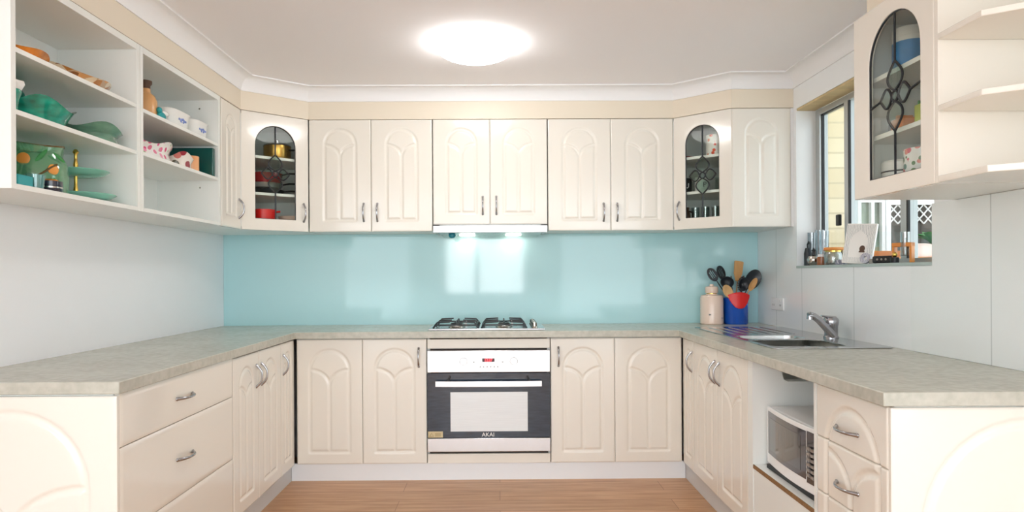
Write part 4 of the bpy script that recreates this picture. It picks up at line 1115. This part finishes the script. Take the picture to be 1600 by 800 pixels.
# second open cabinet
s1, s2 = 1.9095, 1.7275
t = thing('bottle_vase', 'peach bottle vase with brown neck on the upper shelf', 'vase', (-1.60, 3.055, s1))
m = MB(); m.lathe([(0, 0), (.04, 0), (.047, .02), (.047, .09), (.036, .115), (.02, .128), (.017, .16), (0, .16)], n=28); m.build('vase_body', 'peach', t)
m = MB(); m.lathe([(.0175, .13), (.019, .16), (.026, .17), (.026, .182), (.018, .182), (.0, .175)], n=24); m.build('vase_neck', 'darkwood', t)
t = thing('bird_figurine', 'small teal and white bird figurine beside the peach vase', 'figurine', (-1.545, 3.085, s1))
m = MB(); m.sphere((0, 0, .028), .016, .03, .022, 14, 8); m.sphere((0, -.02, .052), .013, .014, .014, 12, 8); m.cyl((0, 0, 0), .015, 0, .01, 12); m.build('bird_body', 'tealbox', t)
m = MB(); m.sphere((.008, .022, .045), .008, .03, .012, 12, 8); m.build('wing', 'whitecer', t)
m = MB(); m.lathe([(0, 0), (.022, 0), (.02, .005), (0, .006)], n=16); m.build('stand', 'darkwood', t)
def casserole(c, rx, ry, h, label):
    t = thing('casserole_dish', label, 'dish', c, group='white casserole dishes on the upper shelf')
    n = 40
    def sq(a, k): # superellipse
        return (abs(math.cos(a))**.5*math.copysign(1, math.cos(a))*k*rx, abs(math.sin(a))**.5*math.copysign(1, math.sin(a))*k*ry)
    rows = [(0, 0), (.86, 0), (.9, .006), (.97, h*.9), (1.03, h), (.98, h), (.93, h*.88), (.86, .01), (0, .008)]
    m = MB(); rings = []; vs = []; fs = []
    for k, z in rows:
        if k == 0: rings.append([len(vs)]); vs.append((0, 0, z))
        else:
            ring = []
            for i in range(n):
                x, y = sq(2*PI*i/n, k); ring.append(len(vs)); vs.append((x, y, z))
            rings.append(ring)
    for a, b in zip(rings, rings[1:]):
        for i in range(n):
            j = (i+1) % n
            if len(a) == 1: fs.append((a[0], b[j], b[i]))
            elif len(b) == 1: fs.append((a[i], a[j], b[0]))
            else: fs.append((a[i], a[j], b[j], b[i]))
    m.add(vs, fs); d = m.build('dish_body', 'whitecer', t)
    m = MB()
    rr_ = random.Random(3)
    for i in range(13):
        y = rr_.uniform(-.034, .034); z = h*.52+rr_.uniform(-.011, .011)*(1-abs(y)/.04)
        m.sphere((rx*.955, y, z), .003, .0045, .006, 8, 6)
    m.build('flower_motif', 'bluemotif', d)
    m = MB()
    for s_ in (-1, 1): m.box(-rx*.4, rx*.4, s_*ry*1.0-.012, s_*ry*1.0+.012, h*.8, h*.88)
    m.build('lug', 'whitecer', d, bevel=.003)
    return t
casserole((-1.60, 3.235, s1), .085, .112, .082, 'larger white casserole dish with blue flowers on the upper shelf')
casserole((-1.598, 3.46, s1), .08, .092, .085, 'smaller white casserole dish with blue flowers on the upper shelf')
wavy('red_bowl', 'redglass', (-1.75, 3.12, s2), .11, .05, .125, 'dull red bowl at the back of the lower shelf', 'bowl', 21)
t = wavy('floral_dish', 'floral', (-1.575, 3.02, s2), .17, .075, .075, 'long white dish with pink flowers on the lower shelf', 'dish', 31, flare=.85)
m = MB(); m.lathe([(0, 0), (.04, 0), (.05, .02), (.055, .09), (.051, .09), (.046, .02), (0, .01)], n=28)
o = single(m, 'stoneware_bowl', 'greyglaze', 'small grey stoneware bowl behind the rose bowl', 'bowl'); o.location = (-1.69, 3.33, s2+.0005)
wavy('rose_bowl', 'rose', (-1.575, 3.31, s2), .085, .065, .068, 'cream bowl painted with dark red roses on the lower shelf', 'bowl', 33, flare=.7)
t = thing('orange_mug', 'orange and cream mug in front of the dark green tin', 'mug', (-1.565, 3.425, s2+.0005))
m = MB(); m.lathe([(0, 0), (.034, 0), (.037, .01), (.037, .085), (.034, .085), (.033, .01), (0, .008)], n=28); m.build('mug_body', pmat('peach_orange_mug', (236, 168, 110), .25, coat=.4), t)
m = MB(); m.tube([(.0, .034, .07), (0, .058, .066), (0, .06, .035), (0, .034, .022)], .006, 8); m.build('mug_handle', 'rose', t)
m = MB(); m.box(-.14, .14, -.014, .014, 0, .15)
o = single(m, 'green_tin', 'greentin', 'dark green rectangular tin standing upright at the far end of the lower shelf', 'tin', bevel=.004); o.location = (-1.64, 3.545, s2+.0005)

# ================================================================== IN THE CORNER GLASS CABINETS
# left: shelves 1.70 and 1.918, floor 1.491
LZ = (1.4915, 1.7005, 1.9185)
t = thing('cooking_pot', 'brass coloured pot with steel lid in the left corner cabinet', 'pot', (-1.372, 4.17, LZ[2]))
m = MB(); m.lathe([(0, 0), (.078, 0), (.082, .006), (.082, .085), (.078, .085), (.076, .01), (0, .008)], n=36); m.build('pot_body', 'copper', t)
m = MB(); m.lathe([(.084, .086), (.08, .094), (.05, .104), (0, .108)], n=36); m.build('pot_lid', 'steel', t)
m = MB(); m.lathe([(0, .108), (.01, .108), (.014, .124), (.01, .13), (0, .131)], n=16); m.build('lid_knob', 'steel', t)
m = MB(); m.tube([(.08, -.02, .06), (.11, -.015, .062), (.145, -.01, .05)], .009, 8, flat=.6); m.build('pot_handle', 'black', t)
def pan(loc, rr_, h, label, mat, ang, group=None):
    t = thing('frying_pan', label, 'pan', loc, ang, group)
    m = MB(); m.lathe([(0, 0), (.8, 0), (.85, .05), (1, 1), (.97, 1), (.82, .1), (0, .08)], n=32); m.v = [(x*rr_, y*rr_, z*h) for x, y, z in m.v]; m.build('pan_body', mat, t)
    m = MB(); m.tube([(rr_*.95, 0, h*.8), (rr_+.04, 0, h), (rr_+.1, 0, h*.95)], [.007, .009, .01], 8, flat=.6); m.build('pan_handle', 'black', t)
    return t
pan((-1.46, 4.19, LZ[1]), .118, .035, 'black frying pan at the bottom of the pan stack', 'iron', rad(14))
pan((-1.46, 4.19, LZ[1]+.036), .114, .04, 'dark grey frying pan second in the pan stack', 'steel', rad(0))
t = pan((-1.455, 4.19, LZ[1]+.077), .108, .06, 'red enamel pan on top of the pan stack', 'redglass', rad(-6))
m = MB(); m.lathe([(0, 0), (.05, 0), (.062, .012), (.068, .112), (.064, .112), (.057, .014), (0, .008)], n=30); m.tube([(.064, 0, .1), (.095, 0, .104)], [.012, .014], 8, flat=.5)
o = single(m, 'red_dish', 'red', 'bright red eared dish low in the left corner cabinet', 'dish'); o.location = (-1.425, 4.075, LZ[0]+.0005); o.rotation_euler = (0, 0, rad(25))
m = MB(); m.lathe([(0, 0), (.045, 0), (.06, .012), (.092, .082), (.088, .084), (.056, .016), (0, .01)], n=36)
o = single(m, 'serving_bowl', 'pinkcer', 'cream serving bowl low in the left corner cabinet right of the red dish', 'bowl'); o.location = (-1.30, 4.25, LZ[0]+.0005)
# right corner: shelves 1.705 and 1.918
RZs = (1.4915, 1.7055, 1.9185)
def mug(loc, r_, h, mat, label, ang, cat='mug', letters=None, lmat='black', grp=None):
    t = thing('mug', label, cat, loc, ang, grp)
    m = MB(); m.lathe([(0, 0), (r_*.92, 0), (r_, .006), (r_, h), (r_*.93, h), (r_*.92, .01), (0, .008)], n=32); b = m.build('mug_body', mat, t)
    m = MB(); m.tube([(r_*.96, 0, h*.8), (r_*1.55, 0, h*.76), (r_*1.6, 0, h*.35), (r_*.96, 0, h*.22)], r_*.13, 8); m.build('mug_handle', mat, t)
    if letters:
        x = text_mb(letters, h*.5, Matrix.Rotation(-ang, 4, 'Z') @ Matrix.Translation((0, -r_-.0005, h*.45)))
        x.build('lettering', lmat, b, smooth=False)
    return t
mug((1.325, 4.075, RZs[2]), .055, .125, M['redbloom'], 'white mug with red flower on the top shelf of the corner cabinet', rad(60))
m = MB(); m.box(-.09, .09, -.06, .06, 0, .012)
m.box(-.09, .09, -.06, -.054, .012, .02); m.box(-.09, .09, .054, .06, .012, .02)
o = single(m, 'tray', 'redbrown', 'rust red tray on the top shelf of the right corner cabinet', 'tray', bevel=.002); o.location = (1.205, 4.25, RZs[2]+.0005); o.rotation_euler = (0, 0, .2)
mug((1.17, 4.19, RZs[1]), .042, .09, M['black'], 'black mug lettered in white in the right corner cabinet', rad(80), letters='U', lmat='white')
mug((1.262, 4.13, RZs[1]), .046, .09, M['whitecer'], 'white mug lettered in black in the right corner cabinet', rad(60), letters='P')
mug((1.375, 4.1, RZs[1]), .042, .085, M['glass'], 'clear glass mug on the middle shelf of the right corner cabinet', rad(20))
gp = [(1.215, 4.12), (1.262, 4.075), (1.31, 4.035), (1.285, 4.14), (1.335, 4.10)]
glab = ['clear tumbler nearest the dark jug at the foot of the corner cabinet', 'clear tumbler in the middle of the front row of tumblers', 'clear tumbler at the window end of the front row of tumblers', 'clear tumbler behind the gap of the front tumblers', 'clear tumbler at the window end of the back row of tumblers']
for (x, y), l in zip(gp, glab):
    m = MB(); m.lathe([(0, 0), (.019, 0), (.0235, .118), (.022, .118), (.0175, .008), (0, .008)], n=22)
    o = single(m, 'glass_tumbler', glass('tumbler_%d' % int(x*1000), (226, 234, 234), .12), l, 'glass', None, 'tumblers in the right corner cabinet'); o.location = (x, y, RZs[0]+.0005)
t = thing('milk_jug', 'dark brown jug at the foot of the right corner cabinet', 'jug', (1.163, 4.178, RZs[0]+.0005))
m = MB(); m.lathe([(0, 0), (.03, 0), (.038, .03), (.034, .085), (.026, .105), (.03, .122), (.027, .122), (.023, .105), (0, .1)], n=26); m.build('jug_body', 'darkwood', t)
m = MB(); m.tube([(.028, 0, .1), (.055, 0, .09), (.052, 0, .04), (.035, 0, .03)], .005, 8); m.build('jug_handle', 'darkwood', t)

# near right glass cabinet: floor 1.490, shelves 1.695, 1.905
NZ = (1.4905, 1.6955, 1.9055)
def tub(loc, r_, h, label, nm='powder_tub'):
    t = thing(nm, label, 'tub', loc)
    m = MB(); m.lathe([(0, 0), (r_*.96, 0), (r_, .006), (r_, h*.8), (r_*.97, h*.8), (0, h*.8)], n=36); m.build('tub_body', 'tubwhite', t)
    m = MB(); m.lathe([(r_+.0006, h*.06), (r_+.0012, h*.06), (r_+.0012, h*.7), (r_+.0006, h*.7)], n=36); m.build('label_wrap', 'bluetub', t)
    m = MB(); m.lathe([(0, h*.8), (r_*1.04, h*.8), (r_*1.04, h*.97), (r_*.98, h), (0, h)], n=36); m.build('lid', 'tubwhite', t)
    return t
tub((1.475, 2.385, NZ[2]), .055, .165, 'larger blue and white tub at the front of the top shelf')
tub((1.605, 2.41, NZ[2]), .05, .15, 'blue and white tub behind the larger tub on the top shelf')
m = MB(); m.box(-.045, .045, -.03, .03, 0, .19)
o = single(m, 'carton', 'tan', 'tall tan carton beside the blue tubs', 'carton', bevel=.002); o.location = (1.50, 2.26, NZ[2]+.0005)
def packet(c, sx, sy, h, mat, label, nm='packet', capm=None):
    t = thing(nm, label, 'packet', c)
    m = MB(); m.rbox(-sx, sx, -sy, sy, 0, h, .006); m.build('packet_body', mat, t, bevel=.003)
    m = MB(); m.box(-sx*.94, sx*.94, -sy*.2, sy*.2, h-.001, h+.012); m.build('folded_top', capm or mat, t, bevel=.002)
    return t
packet((1.44, 2.362, NZ[1]), .03, .034, .05, 'orangep', 'orange packet on the middle shelf')
packet((1.55, 2.37, NZ[1]), .03, .04, .10, 'bluetub', 'blue packet standing behind the orange packet')
packet((1.465, 2.282, NZ[1]), .028, .022, .082, 'yellow', 'yellow green packet on the middle shelf', capm='leaf')
packet((1.475, 2.205, NZ[1]), .034, .034, .095, 'purple', 'violet packet with teal top on the middle shelf', capm='tealbox')
packet((1.57, 2.235, NZ[1]), .03, .04, .115, 'orangep', 'tall orange packet at the back of the middle shelf', capm='yellow')
m = MB(); m.box(-.05, .05, -.036, .036, 0, .05)
packet((1.50, 2.452, NZ[1]), .05, .03, .055, pmat('grey_clear_box', (170, 170, 176), .2), 'grey box near the hinge side of the middle shelf', nm='storage_box')
t = thing('storage_canister', 'white canister with dark band low in the right glass cabinet', 'canister', (1.45, 2.405, NZ[0]))
m = MB(); m.lathe([(0, 0), (.058, 0), (.06, .004), (.06, .07), (0, .07)], n=36); m.build('canister_body', 'whitecer', t)
m = MB(); m.lathe([(.0595, .07), (.061, .07), (.061, .075), (.0595, .075)], n=36); m.build('band', 'lead', t)
m = MB(); m.lathe([(0, .0755), (.061, .0755), (.061, .105), (.055, .112), (0, .113)], n=36); m.build('lid', 'whitecer', t)
t = mug((1.425, 2.235, NZ[0]), .058, .125, M['pinkbloom'], 'white mug with pink flowers low in the right glass cabinet', rad(-60))

# ================================================================== ON THE WINDOW SILL
SZ = WZ0+.0005
sx = 1.775
def vase(y, x, r_, h, label):
    m = MB(); m.lathe([(0, 0), (r_*.8, 0), (r_*.85, .004), (r_, h), (r_*.93, h), (r_*.78, .01), (0, .01)], n=26)
    o = single(m, 'tall_glass', glass('sill_glass_%d' % int(y*1000), (236, 240, 242), .12), label, 'glass'); o.location = (x, y, SZ); return o
vase(3.835, 1.80, .024, .19, 'tall clear glass in the far corner of the window sill')
vase(3.765, 1.812, .024, .20, 'tall clear glass second from the far sill corner')
vase(3.69, 1.80, .026, .19, 'tall clear glass behind the brown jar on the sill')
t = thing('measuring_cup', 'dark metal cup and spoon set at the far sill corner', 'cup', (1.765, 3.81, SZ))
m = MB(); m.lathe([(0, 0), (.02, 0), (.021, .07), (.016, .09), (.014, .1), (0, .1)], n=20); m.build('cup_body', 'iron', t)
m = MB(); m.tube([(.0, 0, .1), (.0, .004, .12), (0, -.012, .135), (0, -.03, .12), (0, -.028, .095)], .005, 8); m.build('cup_handle', 'iron', t)
t = thing('sugar_pot', 'round silver pot with dark knob on the window sill', 'pot', (1.762, 3.735, SZ))
m = MB(); m.lathe([(0, 0), (.018, 0), (.031, .018), (.034, .034), (.026, .052), (0, .06)], n=26); m.build('pot_body', 'silver', t)
m = MB(); m.lathe([(0, .06), (.008, .06), (.006, .075), (.011, .085), (0, .1)], n=16); m.build('lid_knob', 'black', t)
t = thing('spice_jar', 'small brown jar with white lid on the window sill', 'jar', (1.77, 3.655, SZ))
m = MB(); m.lathe([(0, 0), (.025, 0), (.026, .004), (.026, .045), (0, .046)], n=24); m.build('jar_body', 'brownjar', t)
m = MB(); m.lathe([(0, .046), (.02, .046), (.02, .06), (0, .061)], n=24); m.build('jar_lid', 'white', t)
t = thing('storage_jar', 'clear glass jar with orange wooden lid on the window sill', 'jar', (1.772, 3.53, SZ))
m = MB(); m.lathe([(0, 0), (.044, 0), (.048, .008), (.048, .055), (.042, .07), (.04, .075), (.036, .075), (.044, .055), (.044, .01), (0, .008)], n=34); m.build('jar_body', M['tealglass'] if False else glass('jar_glass', (222, 226, 224), .22), t)
m = MB(); m.lathe([(.041, .066), (.0425, .066), (.0425, .075), (.041, .075)], n=30); m.build('gold_band', 'gold', t)
m = MB(); m.lathe([(0, .0755), (.046, .0755), (.05, .08), (.046, .092), (0, .094)], n=30); m.build('wooden_lid', 'orangewood', t)
# picture card leaning on the window
t = thing('picture_frame', 'white and silver picture card leaning on the window sill', 'picture frame', (1.762, 3.285, SZ+.002), rad(-58))
TL = Matrix.Rotation(rad(-10), 4, 'X') @ Matrix.Rotation(rad(4), 4, 'Y')
m = MB(TL); m.box(-.075, .075, -.006, .006, 0, .2); m.build('card', 'paper', t, bevel=.001)
m = MB(TL); m.plate([(-.07, .006), (.07, .006), (.07, .194), (-.07, .194)], [[(-.048, .03), (.042, .03), (.042, .12), (.028, .145), (-.003, .168), (-.034, .145), (-.048, .12)]], -.0085, -.0062); m.build('filigree_border', 'filigree', t)
m = MB(TL); m.sphere((.02, -.0075, .075), .014, .0015, .016, 14, 8); m.box(.006, .034, -.0085, -.0065, .056, .064); m.build('printed_picture', 'darkwood', t)
m = MB(); m.box(-.005, .005, -.05, .05, 0, .024)
o = single(m, 'letter_plaque', 'greyplaque', 'small grey lettered plaque at the foot of the picture card', 'plaque', bevel=.001); o.location = (1.737, 3.385, SZ)
t = thing('coaster_reel', 'grey coiled reel next to the picture card', 'reel', (1.752, 3.185, SZ), rad(-60))
m = MB(Matrix.Translation((0, 0, .026)) @ Matrix.Rotation(rad(75), 4, 'X')); m.lathe([(.01, -.006), (.026, -.006), (.026, .006), (.01, .006), (.01, -.006)], n=28); m.build('reel', 'greyplaque', t)
m = MB(); m.rbox(.02, .07, -.012, .012, 0, .022, .008); m.build('reel_weight', 'greyglaze', t)
t = thing('remote_speaker', 'black rounded gadget with small buttons on the window sill', 'gadget', (1.757, 3.045, SZ), rad(-62))
m = MB(); m.rbox(-.05, .05, -.016, .016, 0, .034, .0155, 8); m.build('gadget_body', 'black', t, bevel=.008)
m = MB()
for k in range(3): m.sphere((-.02+k*.02, -.016, .018), .005, .002, .005, 10, 6)
m.build('gadget_buttons', 'button', t)
t = thing('tube_stand', 'orange wooden stand holding a clear tube on the window sill', 'stand', (1.775, 2.925, SZ), rad(-60))
m = MB(); m.box(-.042, -.032, -.014, .014, 0, .088); m.box(.032, .042, -.014, .014, 0, .088); m.box(-.042, .042, -.016, .016, .07, .088); m.build('wooden_stand', 'orangewood', t, bevel=.002)
m = MB(); m.lathe([(0, .03), (.017, .03), (.019, .034), (.019, .135), (.017, .135), (.016, .036), (0, .034)], (.008, 0, 0), 20); m.build('glass_tube', glass('tube_glass', (222, 226, 226), .25), t)
t = thing('cream_pot', 'tiny dark pot with gold top in front of the orange stand', 'pot', (1.745, 2.938, SZ))
m = MB(); m.lathe([(0, 0), (.017, 0), (.018, .024), (0, .025)], n=20); m.build('pot_body', 'black', t)
m = MB(); m.sphere((0, 0, .036), .011, .011, .012, 14, 8); m.build('pot_lid', 'gold', t)

# ================================================================== LIGHT
def area(name, loc, rot, sx, sy, power, col=(1, 1, 1), shape='RECTANGLE'):
    l = bpy.data.lights.new(name, 'AREA'); l.shape = shape; l.size = sx; l.size_y = sy; l.energy = power; l.color = col
    o = bpy.data.objects.new(name, l); C.objects.link(o); o.location = loc; o.rotation_euler = rot; return o
# daylight lamp behind the added wall segment's window; open sky fills the open end of the room
area('daylight_rear_window', ((RX0+RX1)/2, -4.12, 1.42), (rad(90), 0, 0), 1.9, 1.5, 60, (.96, .98, 1))
wd = bpy.data.worlds.new('sky'); SC.world = wd; wd.use_nodes = True
nt = wd.node_tree; bg = nt.nodes['Background']
tc = nt.nodes.new('ShaderNodeTexCoord'); sp = nt.nodes.new('ShaderNodeSeparateXYZ'); nt.links.new(tc.outputs['Generated'], sp.inputs[0])
rp_ = nt.nodes.new('ShaderNodeValToRGB'); rp_.color_ramp.elements[0].color = (.90, .955, 1, 1); rp_.color_ramp.elements[1].color = (.80, .90, 1, 1)
nt.links.new(sp.outputs['Z'], rp_.inputs[0]); nt.links.new(rp_.outputs[0], bg.inputs['Color']); bg.inputs['Strength'].default_value = 3.0

# ================================================================== CAMERA
cam = bpy.data.cameras.new('camera'); co = bpy.data.objects.new('camera', cam); C.objects.link(co); SC.camera = co
cam.sensor_width = 36; cam.lens = 1046*36/1600; cam.clip_start = .05
cam.shift_x = (800-786.2148)/1600; cam.shift_y = (429.7933-400)/1600
co.matrix_world = Matrix.Translation((0, 0, E)) @ Matrix.Rotation(-.0066, 4, 'Z') @ Matrix.Rotation(rad(90), 4, 'X') @ Matrix.Rotation(-.0056, 4, 'Z')

SC.view_settings.view_transform = 'Standard'; SC.view_settings.look = 'None'; SC.view_settings.gamma = 1.; SC.view_settings.exposure = .52
SC.view_settings.use_curve_mapping = False
cy_ = SC.cycles
cy_.use_denoising = True; cy_.max_bounces = 10; cy_.diffuse_bounces = 6; cy_.glossy_bounces = 4; cy_.transmission_bounces = 6; cy_.transparent_max_bounces = 16
cy_.sample_clamp_indirect = 6.; cy_.caustics_reflective = False; cy_.caustics_refractive = False
